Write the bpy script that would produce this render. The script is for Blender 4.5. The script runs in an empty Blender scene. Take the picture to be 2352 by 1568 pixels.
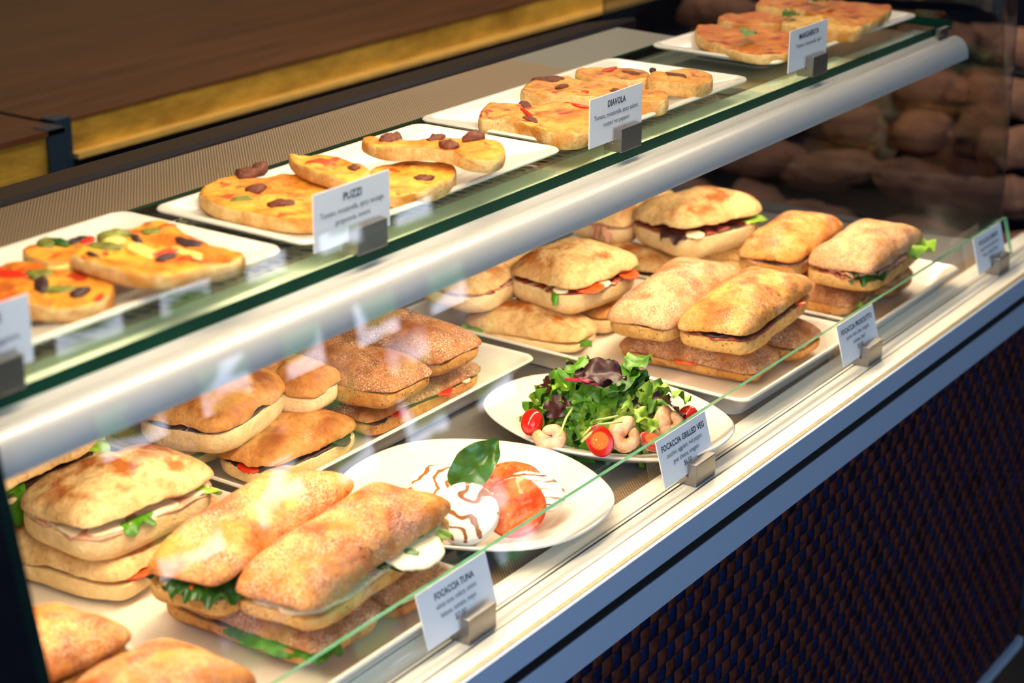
import bpy, math, random
from mathutils import Vector, Matrix, noise as mn

sc = bpy.context.scene
COL = sc.collection
H = 1.62                       # eye height above the floor; case heights below are measured from the eye
random.seed(7)
PI = math.pi

# ------------------------------------------------------------------ camera, world, light, exposure
CAM = [[0.5673, -0.8235, 0.0054], [-0.2831, -0.2012, -0.9378], [0.7734, 0.5304, -0.3473]]   # right, down, forward
FPX = 4300.0
cam_d = bpy.data.cameras.new('camera'); cam = bpy.data.objects.new('camera', cam_d); COL.objects.link(cam)
cam_d.sensor_width = 36; cam_d.lens = FPX / 2352 * 36
r_, d_, f_ = [Vector(v).normalized() for v in CAM]
M3 = Matrix((r_, -d_, -f_)).transposed()
cam.matrix_world = Matrix.Translation((0, 0, H)) @ M3.to_4x4()
cam_d.clip_start = 0.02; cam_d.clip_end = 60
cam_d.dof.use_dof = True; cam_d.dof.focus_distance = 2.02; cam_d.dof.aperture_fstop = 4.5
sc.camera = cam
sc.view_settings.view_transform = 'Standard'; sc.view_settings.look = 'None'
sc.view_settings.exposure = 0.0; sc.view_settings.gamma = 1.0; sc.view_settings.use_curve_mapping = False
sc.cycles.transparent_max_bounces = 24
sc.cycles.max_bounces = 7; sc.cycles.glossy_bounces = 4

w = bpy.data.worlds.new('world'); sc.world = w; w.use_nodes = True
w.node_tree.nodes['Background'].inputs[0].default_value = (0.50, 0.62, 0.85, 1)
w.node_tree.nodes['Background'].inputs[1].default_value = 0.16


def area(name, loc, target, sx, sy, power, color):
    d = bpy.data.lights.new(name, 'AREA'); d.shape = 'RECTANGLE'; d.size = sx; d.size_y = sy
    d.energy = power; d.color = color
    o = bpy.data.objects.new(name, d); COL.objects.link(o); o.location = loc
    dirv = Vector(target) - Vector(loc)
    z = -dirv.normalized(); x = Vector((1, 0, 0)); x = (x - z * x.dot(z)).normalized(); y = z.cross(x)
    o.rotation_euler = Matrix((x, y, z)).transposed().to_euler()
    return o


WARM = (1.0, 0.80, 0.54)
area('lower_case_lamp', (1.66, 1.04, H - .538), (1.66, 1.03, H - 1), 1.8, .03, 8.8, WARM)
area('upper_case_lamp', (1.05, .965, H - .12), (1.05, 1.05, H - .5), 1.55, .05, 9.5, (1.0, .82, .56))
area('upper_case_lamp', (2.22, .965, H - .12), (2.22, 1.07, H - .5), .5, .05, 1.3, (1.0, .82, .56))
area('daylight_window_lamp', (-0.6, -1.45, H + .1), (1.8, .9, H - .7), 2.6, 1.8, 78, (.50, .72, 1.0))
area('stand_fill_light', (3.0, .9, H + .5), (3.5, 1.5, H - .9), .5, .5, .8, (.95, .85, .85))  # added fill without a fitting, lifts the dark area beyond the end glass
area('back_counter_fill_light', (3.2, 1.60, H + .10), (3.2, 2.15, H - .75), 2.8, .10, 26, (1.0, .83, .60))  # added fill without a fitting, brightens the brass front and walnut top

# ------------------------------------------------------------------ helpers


def px(u, v, z):
    """point of the horizontal plane z (below the eye) seen at photograph pixel u, v"""
    d = r_ * (u - 1176) + d_ * (v - 784) + f_ * FPX
    d = d * (z / d.z)
    return Vector((d.x, d.y, z + H))


def S(r, g, b):
    f = lambda c: (c / 255 / 12.92) if c / 255 <= .04045 else ((c / 255 + .055) / 1.055) ** 2.4
    return (f(r), f(g), f(b), 1)


def mesh(name, V, F, mats=None, smooth=True, fm=None):
    me = bpy.data.meshes.new(name); me.from_pydata([tuple(v) for v in V], [], F)
    if mats:
        for m in (mats if isinstance(mats, (list, tuple)) else [mats]): me.materials.append(m)
    if smooth: me.polygons.foreach_set('use_smooth', [True] * len(me.polygons))
    if fm: me.polygons.foreach_set('material_index', fm)
    me.update(); return me


def link(name, me, parent=None, loc=None, rot=None):
    o = bpy.data.objects.new(name, me); COL.objects.link(o)
    if parent: o.parent = parent
    if loc is not None: o.location = loc
    if rot is not None: o.rotation_euler = rot
    return o


def tag(o, label=None, cat=None, group=None, kind=None):
    if label: o['label'] = label
    if cat: o['category'] = cat
    if group: o['group'] = group
    if kind: o['kind'] = kind
    return o


def empty(name, loc, rot=(0, 0, 0)):
    o = bpy.data.objects.new(name, None); o.empty_display_size = .02; COL.objects.link(o)
    o.location = loc; o.rotation_euler = rot; return o


def boxVF(x0, x1, y0, y1, z0, z1, V=None, F=None):
    V = [] if V is None else V; F = [] if F is None else F; n = len(V)
    V += [(x0, y0, z0), (x1, y0, z0), (x1, y1, z0), (x0, y1, z0), (x0, y0, z1), (x1, y0, z1), (x1, y1, z1), (x0, y1, z1)]
    F += [(n, n + 3, n + 2, n + 1), (n + 4, n + 5, n + 6, n + 7), (n, n + 1, n + 5, n + 4), (n + 1, n + 2, n + 6, n + 5),
          (n + 2, n + 3, n + 7, n + 6), (n + 3, n, n + 4, n + 7)]
    return V, F


def box(name, x0, x1, y0, y1, z0, z1, m, parent=None, bevel=0):
    V, F = boxVF(x0, x1, y0, y1, z0, z1)
    o = link(name, mesh(name, V, F, m, False), parent)
    if bevel:
        b = o.modifiers.new('bevel', 'BEVEL'); b.width = bevel; b.segments = 3
        o.data.polygons.foreach_set('use_smooth', [True] * len(o.data.polygons))
    return o


def extrude_x(name, prof, x0, x1, m, parent=None, smooth=False, closed=True, x1f=None):
    """profile of (y, z) points swept along x"""
    n = len(prof)
    V = [(x0, y, z) for y, z in prof] + [((x1f(y) if x1f else x1), y, z) for y, z in prof]
    F = [(i, i + n, (i + 1) % n + n, (i + 1) % n) for i in range(n if closed else n - 1)]
    if closed: F += [tuple(range(n)), tuple(range(2 * n - 1, n - 1, -1))]
    me = mesh(name, V, F, m, smooth)
    o = link(name, me, parent)
    if smooth: me.set_sharp_from_angle(angle=math.radians(40))
    return o


# ------------------------------------------------------------------ materials
def new(name):
    m = bpy.data.materials.new(name); m.use_nodes = True; nt = m.node_tree
    return m, nt, nt.nodes['Principled BSDF']


def nd(nt, t, **kw):
    n = nt.nodes.new(t)
    for k, v in kw.items():
        if k.startswith('i_'): n.inputs[k[2:].replace('_', ' ')].default_value = v
        else: setattr(n, k, v)
    return n


def coord(nt, rnd=True, sc_=(1, 1, 1)):
    tc = nd(nt, 'ShaderNodeTexCoord'); mp = nd(nt, 'ShaderNodeMapping')
    nt.links.new(tc.outputs['Object'], mp.inputs[0]); mp.inputs['Scale'].default_value = sc_
    if rnd:
        oi = nd(nt, 'ShaderNodeObjectInfo'); mu = nd(nt, 'ShaderNodeMath', operation='MULTIPLY'); mu.inputs[1].default_value = 37
        nt.links.new(oi.outputs['Random'], mu.inputs[0]); nt.links.new(mu.outputs[0], mp.inputs['Location'])
    return mp.outputs[0]


def noi(nt, vec, scale, detail=3, rough=.55, dist=0):
    n = nd(nt, 'ShaderNodeTexNoise'); n.inputs['Scale'].default_value = scale; n.inputs['Detail'].default_value = detail
    n.inputs['Roughness'].default_value = rough; n.inputs['Distortion'].default_value = dist
    nt.links.new(vec, n.inputs['Vector']); return n.outputs['Fac']


def vor(nt, vec, scale, feat='F1'):
    n = nd(nt, 'ShaderNodeTexVoronoi'); n.feature = feat; n.inputs['Scale'].default_value = scale
    nt.links.new(vec, n.inputs['Vector']); return n.outputs['Distance']


def rng(nt, val, a, b, c=0, d=1):
    n = nd(nt, 'ShaderNodeMapRange'); n.inputs[1].default_value = a; n.inputs[2].default_value = b
    n.inputs[3].default_value = c; n.inputs[4].default_value = d
    nt.links.new(val, n.inputs[0]); return n.outputs[0]


def mul(nt, a, b, op='MULTIPLY'):
    n = nd(nt, 'ShaderNodeMath', operation=op)
    for i, q in enumerate((a, b)):
        if isinstance(q, (int, float)): n.inputs[i].default_value = q
        else: nt.links.new(q, n.inputs[i])
    return n.outputs[0]


def mixc(nt, fac, a, b):
    n = nd(nt, 'ShaderNodeMix', data_type='RGBA')
    if isinstance(fac, (int, float)): n.inputs[0].default_value = fac
    else: nt.links.new(fac, n.inputs[0])
    for i, q in ((6, a), (7, b)):
        if isinstance(q, tuple): n.inputs[i].default_value = q
        else: nt.links.new(q, n.inputs[i])
    return n.outputs[2]


def bump(nt, b, h, strength, dist=.002):
    n = nd(nt, 'ShaderNodeBump'); n.inputs['Strength'].default_value = strength; n.inputs['Distance'].default_value = dist
    nt.links.new(h, n.inputs['Height']); nt.links.new(n.outputs[0], b.inputs['Normal'])


def plain(name, c, rough=.5, metal=0, nz=0, nscale=60, sub=0, bmp=0, coat=0, aniso=None):
    m, nt, b = new(name); b.inputs['Base Color'].default_value = c
    b.inputs['Roughness'].default_value = rough; b.inputs['Metallic'].default_value = metal
    if coat: b.inputs['Coat Weight'].default_value = coat; b.inputs['Coat Roughness'].default_value = .08
    if nz or bmp:
        v = coord(nt, True, aniso or (1, 1, 1)); f = noi(nt, v, nscale, 4)
        if nz:
            dk = tuple(x * (1 - nz) for x in c[:3]) + (1,); lt = tuple(min(1, x * (1 + nz)) for x in c[:3]) + (1,)
            nt.links.new(mixc(nt, rng(nt, f, .3, .7), dk, lt), b.inputs['Base Color'])
        if bmp: bump(nt, b, f, bmp)
    if sub:
        b.inputs['Subsurface Weight'].default_value = sub; b.inputs['Subsurface Radius'].default_value = (.006, .004, .002)
    return m


def bread(name, base, light, toast, spots, toast_t, flour, fleck, flourc=S(250, 232, 205), toastz=True, mott=.85):
    """baked crust: warm base, toasted patches on the upper side, herb flecks, flour dust"""
    m, nt, b = new(name); v = coord(nt)
    tc = nd(nt, 'ShaderNodeTexCoord'); sep = nd(nt, 'ShaderNodeSeparateXYZ'); nt.links.new(tc.outputs['Object'], sep.inputs[0])
    dk = tuple(x * k for x, k in zip(base[:3], (.74, .62, .50))) + (1,)
    c = mixc(nt, rng(nt, noi(nt, v, 20, 5, .6, .3), .34, .60), base, light)
    c = mixc(nt, rng(nt, noi(nt, v, 38, 5, .62, .4), .47, .66, 0, mott), c, dk)
    c = mixc(nt, rng(nt, noi(nt, v, 170, 4, .65), .45, .72, 0, .5), c, toast)
    t = rng(nt, noi(nt, v, spots, 3, .5, .25), toast_t, toast_t + .14)
    if toastz: t = mul(nt, t, rng(nt, sep.outputs[2], .005, .02))
    c = mixc(nt, t, c, toast)
    dark = tuple(x * .55 for x in toast[:3]) + (1,)
    t2 = rng(nt, noi(nt, v, spots * 1.1, 4, .55, .2), toast_t + .13, toast_t + .26)
    if toastz: t2 = mul(nt, t2, rng(nt, sep.outputs[2], .008, .022))
    c = mixc(nt, mul(nt, t2, .8), c, dark)
    if fleck:
        fl = mul(nt, rng(nt, vor(nt, v, 260), .18, .34, 1, 0), rng(nt, noi(nt, v, 110, 2), .50, .56))
        c = mixc(nt, mul(nt, fl, fleck), c, S(70, 55, 25))
        fl2 = mul(nt, rng(nt, vor(nt, v, 80), .12, .22, 1, 0), rng(nt, noi(nt, v, 33, 2), .55, .62))
        c = mixc(nt, mul(nt, fl2, fleck), c, S(120, 50, 20))
    if flour:
        fz = mul(nt, rng(nt, noi(nt, v, 700, 2, .7), .50, .64), rng(nt, noi(nt, v, 28, 3), .62 - .32 * flour, .85 - .3 * flour))
        c = mixc(nt, mul(nt, fz, .75), c, flourc)
    nt.links.new(c, b.inputs['Base Color']); b.inputs['Roughness'].default_value = .72
    b.inputs['Specular IOR Level'].default_value = .3
    h = mul(nt, mul(nt, noi(nt, v, 55, 5, .6), 1.0), mul(nt, noi(nt, v, 420, 3), .22), 'ADD')
    bump(nt, b, h, .8, .005)
    return m


CIA = bread('ciabatta_crust', S(220, 176, 112), S(236, 202, 142), S(176, 98, 36), 30, .48, .15, 0, mott=.35)
CIAB = bread('ciabatta_crumb_side', S(232, 198, 138), S(244, 218, 168), S(214, 164, 92), 18, .66, .1, 0, toastz=False, mott=.3)
CIAD = bread('ciabatta_brown_crust', S(198, 132, 64), S(214, 156, 88), S(150, 80, 26), 22, .48, .15, 0)
HERB = bread('herb_crust', S(200, 128, 56), S(222, 164, 84), S(166, 84, 30), 26, .48, .6, .9)
HERBB = bread('herb_crumb_side', S(216, 166, 92), S(228, 186, 116), S(176, 106, 44), 26, .60, .1, 1.0, toastz=False)
GOLD = bread('golden_crust', S(198, 116, 42), S(222, 154, 72), S(158, 76, 26), 26, .48, .9, .7)
FLO = bread('floured_crust', S(160, 94, 44), S(186, 122, 64), S(116, 60, 26), 26, .54, .85, .5)
FLOB = bread('floured_crumb_side', S(196, 134, 66), S(212, 158, 88), S(140, 80, 34), 30, .58, .15, .9, toastz=False)
ROSY = bread('rosy_floured_crust', S(196, 130, 78), S(218, 166, 112), S(164, 90, 48), 24, .52, 1.0, .5)

WHITE = plain('porcelain', S(240, 232, 218), .22, 0, coat=.35)
LETT = plain('lettuce_green', S(70, 128, 22), .38, 0, .45, 90, bmp=.6)
LETL = plain('lettuce_light', S(150, 190, 60), .38, 0, .35, 90, bmp=.6)
KALE = plain('dark_leaf', S(36, 82, 20), .38, 0, .4, 90, bmp=.6)
PURP = plain('purple_leaf', S(58, 18, 26), .45, 0, .5, 60, bmp=.6)
STEM = plain('pink_stem', S(190, 40, 78), .35, 0, .25, 60)
PALEST = plain('pale_stem', S(190, 205, 120), .35, 0, .2, 60)
HAM = plain('cured_ham', S(158, 70, 52), .36, 0, .5, 120, bmp=.4)
PINKM = plain('cooked_ham', S(206, 150, 120), .45, 0, .3, 120, bmp=.3)
DARKF = plain('dark_filling', S(62, 36, 26), .5, 0, .5, 120, bmp=.5)
CHEESE = plain('soft_cheese', S(246, 232, 190), .45, 0, .06, 80, bmp=.3)
TUNA = plain('tuna_salad', S(216, 190, 150), .6, 0, .25, 260, bmp=1)
RED = plain('red_pepper', S(206, 44, 18), .25, 0, .2, 80)
ORANGE = plain('tomato_flesh_piece', S(226, 90, 36), .3, 0, .25, 120)
SAUS = plain('sausage_meat', S(112, 56, 34), .55, 0, .5, 260, bmp=1)
ZUC = plain('zucchini_slice', S(120, 122, 48), .5, 0, .5, 130, bmp=.4)
AUB = plain('eggplant_piece', S(58, 34, 36), .5, 0, .5, 130, bmp=.4)
CREAMP = plain('cooked_cheese_lump', S(244, 208, 112), .45, 0, .2, 100, bmp=.4)

STEEL = plain('brushed_steel', S(150, 144, 138), .30, .9, .08, 300, bmp=.06, aniso=(.05, 1, 1))
DECK = plain('steel_deck', S(142, 138, 132), .32, .55, .06, 200, bmp=.05, aniso=(.05, 1, 1))
BANDM = plain('blue_grey_aluminium', S(174, 188, 212), .38, .15, .04, 600)
RAILM = plain('satin_aluminium', S(198, 196, 194), .36, .2, .02, 600)
LEDGE = plain('cream_ledge', S(250, 243, 226), .35, .1, .03, 200)
TRIMY = plain('ledge_brass_trim', S(170, 152, 112), .4, .2, .2, 200)
BLACK = plain('black_gap', S(8, 8, 12), .5)
NAVY = plain('dark_navy_panel', S(26, 28, 40), .35, 0, .15, 30)
DARKB = plain('dark_gloss_ledge', S(26, 18, 22), .3, 0, .1, 20)
BROWNW = plain('wicker_brown', S(74, 33, 23), .62, 0, .45, 120, bmp=.2)
BLUEW = plain('wicker_navy', S(8, 20, 52), .5, 0, .9, 30, bmp=.2)
for m_ in (BROWNW, BLUEW): m_.node_tree.nodes['Principled BSDF'].inputs['Specular IOR Level'].default_value = .12
FLOORM = plain('dark_floor', S(44, 38, 34), .6, 0, .2, 8)
WALLD = plain('dark_wall', S(44, 48, 68), .7, 0, .1, 3)
WALLB = plain('beige_wall', S(150, 122, 84), .7, 0, .12, 30)
LOAFD = plain('dark_bread_crust', S(124, 84, 62), .9, 0, .35, 18, bmp=.4)
CARDM = plain('white_card', S(232, 232, 234), .5, 0, .01, 50)
INK = plain('black_ink', S(38, 38, 52), .6)
STEELB = plain('steel_corner_post', S(70, 96, 128), .25, .8)
BALS = plain('balsamic', S(92, 48, 12), .2)


def wood():
    m, nt, b = new('dark_walnut_top'); v = coord(nt, False, (.25, 3, 3))
    c = mixc(nt, rng(nt, noi(nt, v, 9, 6, .6, .6), .3, .7), S(62, 34, 20), S(98, 58, 36))
    nt.links.new(c, b.inputs['Base Color']); b.inputs['Roughness'].default_value = .28; return m


def brass():
    m, nt, b = new('hammered_brass'); v = coord(nt, False, (.5, 1, 1.6))
    c = mixc(nt, rng(nt, noi(nt, v, 14, 5, .6), .3, .7), S(120, 88, 26), S(206, 164, 66))
    nt.links.new(c, b.inputs['Base Color']); b.inputs['Metallic'].default_value = .35; b.inputs['Roughness'].default_value = .4
    bump(nt, b, noi(nt, v, 30, 4), .4, .01); return m


def meshmetal():
    m, nt, b = new('fine_perforated_metal')
    tc = nd(nt, 'ShaderNodeTexCoord'); mp = nd(nt, 'ShaderNodeMapping'); nt.links.new(tc.outputs['Object'], mp.inputs[0])
    mp.inputs['Rotation'].default_value = (0, 0, math.radians(45)); mp.inputs['Scale'].default_value = (1, 1, 0)
    vo = nd(nt, 'ShaderNodeTexVoronoi'); vo.inputs['Scale'].default_value = 340; vo.inputs['Randomness'].default_value = 0
    nt.links.new(mp.outputs[0], vo.inputs['Vector'])
    f = rng(nt, vo.outputs['Distance'], .26, .38)
    c = mixc(nt, f, S(96, 74, 54), S(168, 144, 114))
    nt.links.new(c, b.inputs['Base Color']); b.inputs['Metallic'].default_value = .35; b.inputs['Roughness'].default_value = .45
    bump(nt, b, f, .5, .001); return m


WOOD, BRASS, FINEM = wood(), brass(), meshmetal()
PERF = plain('perforated_steel', S(206, 182, 158), .5, .1, .04, 300)
GREYS = plain('grey_shelf_sheet', S(132, 128, 118), .45, .1, .04, 200)


def pane(name, tint, ior=1.52, glossc=(1, 1, 1, 1)):
    """clear glass: the front of each surface mirrors by its Fresnel term, the rest passes through"""
    m = bpy.data.materials.new(name); m.use_nodes = True; nt = m.node_tree; nt.nodes.clear()
    out = nd(nt, 'ShaderNodeOutputMaterial'); mx = nd(nt, 'ShaderNodeMixShader'); tr = nd(nt, 'ShaderNodeBsdfTransparent')
    gl = nd(nt, 'ShaderNodeBsdfGlossy'); gl.inputs['Roughness'].default_value = .0; gl.inputs['Color'].default_value = glossc
    tr.inputs[0].default_value = tint
    fr = nd(nt, 'ShaderNodeFresnel'); fr.inputs[0].default_value = ior; ge = nd(nt, 'ShaderNodeNewGeometry')
    f = mul(nt, fr.outputs[0], mul(nt, 1.0, ge.outputs['Backfacing'], 'SUBTRACT'))
    nt.links.new(f, mx.inputs[0]); nt.links.new(tr.outputs[0], mx.inputs[1]); nt.links.new(gl.outputs[0], mx.inputs[2])
    nt.links.new(mx.outputs[0], out.inputs[0]); return m


GLASS = pane('clear_glass', (.985, .99, .985, 1))
SHELFG = pane('greenish_shelf_glass', (.93, .975, .94, 1))
EDGEG = plain('glass_edge_green', S(96, 160, 130), .15, 0, .1, 60, coat=.5)
EDGED = plain('glass_edge_dark_green', S(6, 62, 44), .35, 0, .2, 20)
EDGED.node_tree.nodes['Principled BSDF'].inputs['Specular IOR Level'].default_value = .08
EDGEB = plain('glass_edge_black_green', S(14, 30, 28), .1, 0, .2, 20, coat=.6)

# ------------------------------------------------------------------ room
o = box('floor', -3, 9, -3.2, 6, -.05, 0, FLOORM); tag(o, kind='structure')
o = box('wall_back', -1, 9, 3.4, 3.5, 0, 3.0, WALLB); tag(o, kind='structure')
o = box('wall_right', 7.6, 7.7, -3.2, 3.4, 0, 3.0, WALLD); tag(o, kind='structure')


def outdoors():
    m = bpy.data.materials.new('street_glow'); m.use_nodes = True; nt = m.node_tree; nt.nodes.clear()
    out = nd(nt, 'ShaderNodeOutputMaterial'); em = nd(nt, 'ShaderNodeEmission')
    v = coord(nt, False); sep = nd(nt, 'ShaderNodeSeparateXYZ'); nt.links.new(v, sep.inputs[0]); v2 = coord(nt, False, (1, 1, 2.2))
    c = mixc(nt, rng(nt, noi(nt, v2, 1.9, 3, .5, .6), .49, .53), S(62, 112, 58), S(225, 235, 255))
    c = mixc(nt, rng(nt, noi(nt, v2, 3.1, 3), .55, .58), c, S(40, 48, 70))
    c = mixc(nt, rng(nt, sep.outputs[2], .26, .36), c, S(58, 66, 84))  # glow cut down above the low band to limit reflections in the glass
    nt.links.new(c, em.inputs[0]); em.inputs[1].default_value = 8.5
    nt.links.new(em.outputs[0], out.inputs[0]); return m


# street-side wall with a full-height glazed opening
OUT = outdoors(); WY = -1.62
V, F = [], []
for a, b, c, d in ((-3, -2.2, 0, 3), (1.0, 2.95, 0, 3), (4.75, 9, 0, 3), (-2.2, 1.0, 2.55, 3), (2.95, 4.75, 2.5, 3), (-2.2, 1.0, 0, .5), (2.95, 4.75, 0, .03)):
    boxVF(a, b, WY - .12, WY, c, d, V, F)
tag(link('wall_front', mesh('wall_front', V, F, WALLD, False)), kind='structure')
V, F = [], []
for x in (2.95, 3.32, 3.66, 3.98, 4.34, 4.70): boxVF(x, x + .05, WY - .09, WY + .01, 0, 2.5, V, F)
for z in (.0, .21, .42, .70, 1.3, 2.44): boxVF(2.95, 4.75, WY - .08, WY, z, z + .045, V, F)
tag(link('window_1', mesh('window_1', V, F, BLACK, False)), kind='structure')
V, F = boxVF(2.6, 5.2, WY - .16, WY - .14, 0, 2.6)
tag(link('street_glow_panel', mesh('street_glow_panel', V, F, OUT, False)), kind='structure')  # unseen glowing panel, added to supply the reflections in the curved glass

# ------------------------------------------------------------------ display case
XL, XR = .86, 2.60
case = empty('display_case', (1.5, 1.2, H - .84))
tag(case, 'long lit glass display case with blue-grey front bands and woven panel below', 'display case')
CO = Vector(case.location)


def cpart(o):                       # keep world placement while becoming a part of the case
    o.parent = case; o.matrix_parent_inverse = Matrix.Translation(-CO); return o


def zz(*p): return [(y, z + H) for y, z in p]


XE = 2.72
cpart(extrude_x('ledge', zz((.842, -.8387), (.9145, -.8387), (.9145, -.862), (.842, -.862)), XL - .2, XE, LEDGE))
cpart(extrude_x('ledge_trim', zz((.8372, -.8386), (.842, -.8380), (.842, -.850), (.8372, -.850)), XL - .2, XE, TRIMY))
cpart(extrude_x('upper_band', zz((.833, -.8392), (.8371, -.8392), (.90, -.868), (.834, -.868)), XL - .2, XE, BANDM))
cpart(extrude_x('band_gap', zz((.8342, -.8678), (.90, -.8678), (.90, -.8800), (.8342, -.8800)), XL - .2, XE, BLACK))
cpart(extrude_x('lower_band', zz((.833, -.8798), (.90, -.8798), (.90, -.920), (.836, -.920)), XL - .2, XE, BANDM))
for k, y in enumerate((.8625, .8835, .8885)):
    cpart(box('ledge_groove', XL - .2, XE, y - .0008, y + .0008, H - .8392, H - .8382, BLACK if k == 1 else STEEL))
cpart(box('deck', XL - .2, 2.66, .9145, 1.60, H - .862, H - .8435, DECK))
cpart(extrude_x('deck_front_mesh', zz((.9150, -.8425), (.938, -.8425), (.938, -.845), (.9150, -.845)), XL, 2.6, FINEM))
cpart(extrude_x('base_rail', zz((.838, -1.512), (.90, -1.512), (.90, -1.535), (.838, -1.528)), XL, 2.705, BANDM))
cpart(box('plinth', XL, 2.66, .93, 1.5, .005, H - 1.535, BLACK))
cpart(box('cabinet_body', XL, 2.69, .86, 1.58, H - 1.52, H - .88, BLACK))
cpart(box('lower_back_panel', XL - .2, 2.62, 1.585, 1.60, H - .845, H - .61, NAVY))

# woven panel: alternating bowed strips, the nearest 300 as parts
wick = cpart(box('woven_panel', XL, 2.705, .848, .86, H - 1.515, H - .915, BLACK))
px_, pz_ = .0185, .0205


def strip_mesh(name, w_, h_, m, bow, skew, ph):
    V, F = [], []; n = 4
    for j in range(n + 1):
        t = j / n; z = (t - .5) * h_; y = -bow * math.sin(PI * (.12 + .88 * t)) - .0006
        for i in range(3):
            s = i - 1
            V.append((s * w_ / 2, y + .0007 * abs(s), z + skew * s + (.0012 if s > 0 and j == n else 0)))
    for j in range(n):
        for i in range(2):
            a = j * 3 + i; F.append((a, a + 1, a + 4, a + 3))
    b0 = len(V); V += [(-w_ / 2, .001, -h_ / 2), (w_ / 2, .001, -h_ / 2), (w_ / 2, .001, h_ / 2), (-w_ / 2, .001, h_ / 2)]
    F += [(0, b0, b0 + 1, 2, 1), (12, 13, 14, b0 + 2, b0 + 3), (0, 3, 6, 9, 12, b0 + 3, b0), (2, b0 + 1, b0 + 2, 14, 11, 8, 5)]
    return mesh(name, V, F, m, True)


brown_me = [strip_mesh('brown_strip', px_ * 1.0, pz_ * .99, BROWNW, .0016 + .0006 * k, .0014, k) for k in range(3)]
blue_me = [strip_mesh('navy_strip', px_ * 1.0, pz_ * .96, BLUEW, .0008 + .0004 * k, .0006, k) for k in range(3)]
cells = []
for i in range(int((2.70 - XL) / px_)):
    for j in range(int((.60) / pz_)):
        x = XL + (i + .5) * px_; z = H - .922 - (j + .5) * pz_
        c = r_ * 0; P = Vector((x, .848, z - H)); q = (P.dot(r_), P.dot(d_), P.dot(f_))
        u, v = q[0] / q[2] * FPX + 1176, q[1] / q[2] * FPX + 784
        cells.append((0 if (0 < u < 2352 and 0 < v < 1568) else 1, q[2], i, j, x, z))
cells.sort()
SV, SF, SM = [], [], []
for n, (vis, dist, i, j, x, z) in enumerate(cells):
    br = (i + j) % 2 == 0; me = (brown_me if br else blue_me)[random.randrange(3)]
    p = Vector((x, .8475, z))
    if n < 300:
        s_ = link('woven_strip', me, wick); s_.matrix_parent_inverse = Matrix.Identity(4); s_.location = p
    else:
        b0 = len(SV); SV += [tuple(v.co + p) for v in me.vertices]
        for po in me.polygons: SF.append(tuple(b0 + q for q in po.vertices)); SM.append(0 if br else 1)
o = link('woven_strips_far', mesh('woven_strips_far', SV, SF, [BROWNW, BLUEW], True, SM), wick); o['kind'] = 'stuff'

# low front glass, leaning back
gl = [(.8850, -.8387), (.8895, -.8400), (.9058, -.7836), (.9000, -.7825)]


def glass_sweep(name, prof, x0, x1, face_m, edge_m, edge_idx):
    n = len(prof); V = [(x0, y, z + H) for y, z in prof] + [(x1, y, z + H) for y, z in prof]
    F = [(i, (i + 1) % n, (i + 1) % n + n, i + n) for i in range(n)]; fm = [1 if i in edge_idx else 0 for i in range(n)]
    h = n // 2
    for k in range(h - 1):
        F.append((k, n - 1 - k, n - 2 - k, k + 1)); F.append((k + n, k + 1 + n, 2 * n - 2 - k, 2 * n - 1 - k)); fm += [1, 1]
    me = mesh(name, V, F, [face_m, edge_m], False, fm)
    import bmesh
    bm = bmesh.new(); bm.from_mesh(me); bmesh.ops.recalc_face_normals(bm, faces=bm.faces); bm.to_mesh(me); bm.free()
    return cpart(link(name, me))


glass_sweep('low_front_glass', gl, .765, 2.60, GLASS, EDGEG, {2, 0})
# tall curved front glass
po = [(.9078, -.788), (.929, -.70), (.9405, -.62), (.949, -.56), (.9540, -.50), (.9555, -.45), (.9545, -.40), (.949, -.34), (.934, -.26), (.902, -.18), (.855, -.10), (.795, -.03)]
pin = [(y + .0045, z + .0005) for y, z in reversed(po)]
prof = po + pin
glass_sweep('curved_front_glass', prof, .752, 2.66, GLASS, GLASS, {len(po) - 1, len(prof) - 1})
# end glasses
V, F = [], []
for (x, y) in ((2.655, .89), (2.560, 1.56)):
    pass


def quad_slab(name, a, b, z0, z1, th, m, em, lean=0):
    """upright slab from plan point a to b; the end at a leans back with height by lean"""
    a = Vector((a[0], a[1])); b = Vector((b[0], b[1])); t = (b - a).normalized(); n = Vector((-t.y, t.x)) * th
    hh = z1 - z0; a1 = a + t * (lean * hh)
    V = [(*a, z0), (*b, z0), (*b, z1), (*a1, z1), (*(a + n), z0), (*(b + n), z0), (*(b + n), z1), (*(a1 + n), z1)]
    F = [(0, 1, 2, 3), (7, 6, 5, 4), (0, 4, 5, 1), (1, 5, 6, 2), (2, 6, 7, 3), (3, 7, 4, 0)]
    me = mesh(name, V, F, [m, em], False, [0, 0, 1, 1, 1, 1])
    import bmesh
    bm = bmesh.new(); bm.from_mesh(me); bmesh.ops.recalc_face_normals(bm, faces=bm.faces); bm.to_mesh(me); bm.free()
    return cpart(link(name, me))


ENDG = pane('haze_tinted_end_glass', (.62, .64, .70, 1), 1.5)  # bluish tint stands in for haze and reflection on this pane
quad_slab('end_glass', (2.668, .93), (2.560, 1.58), H - .843, H - .02, .006, ENDG, EDGEB, .02)
quad_slab('near_end_glass', (.750, .878), (.750, 1.58), H - .842, H - .02, -.010, plain('near_end_dark_glass', S(10, 14, 24), .08, 0, .3, 12, coat=.5), EDGEB, .19)

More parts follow.
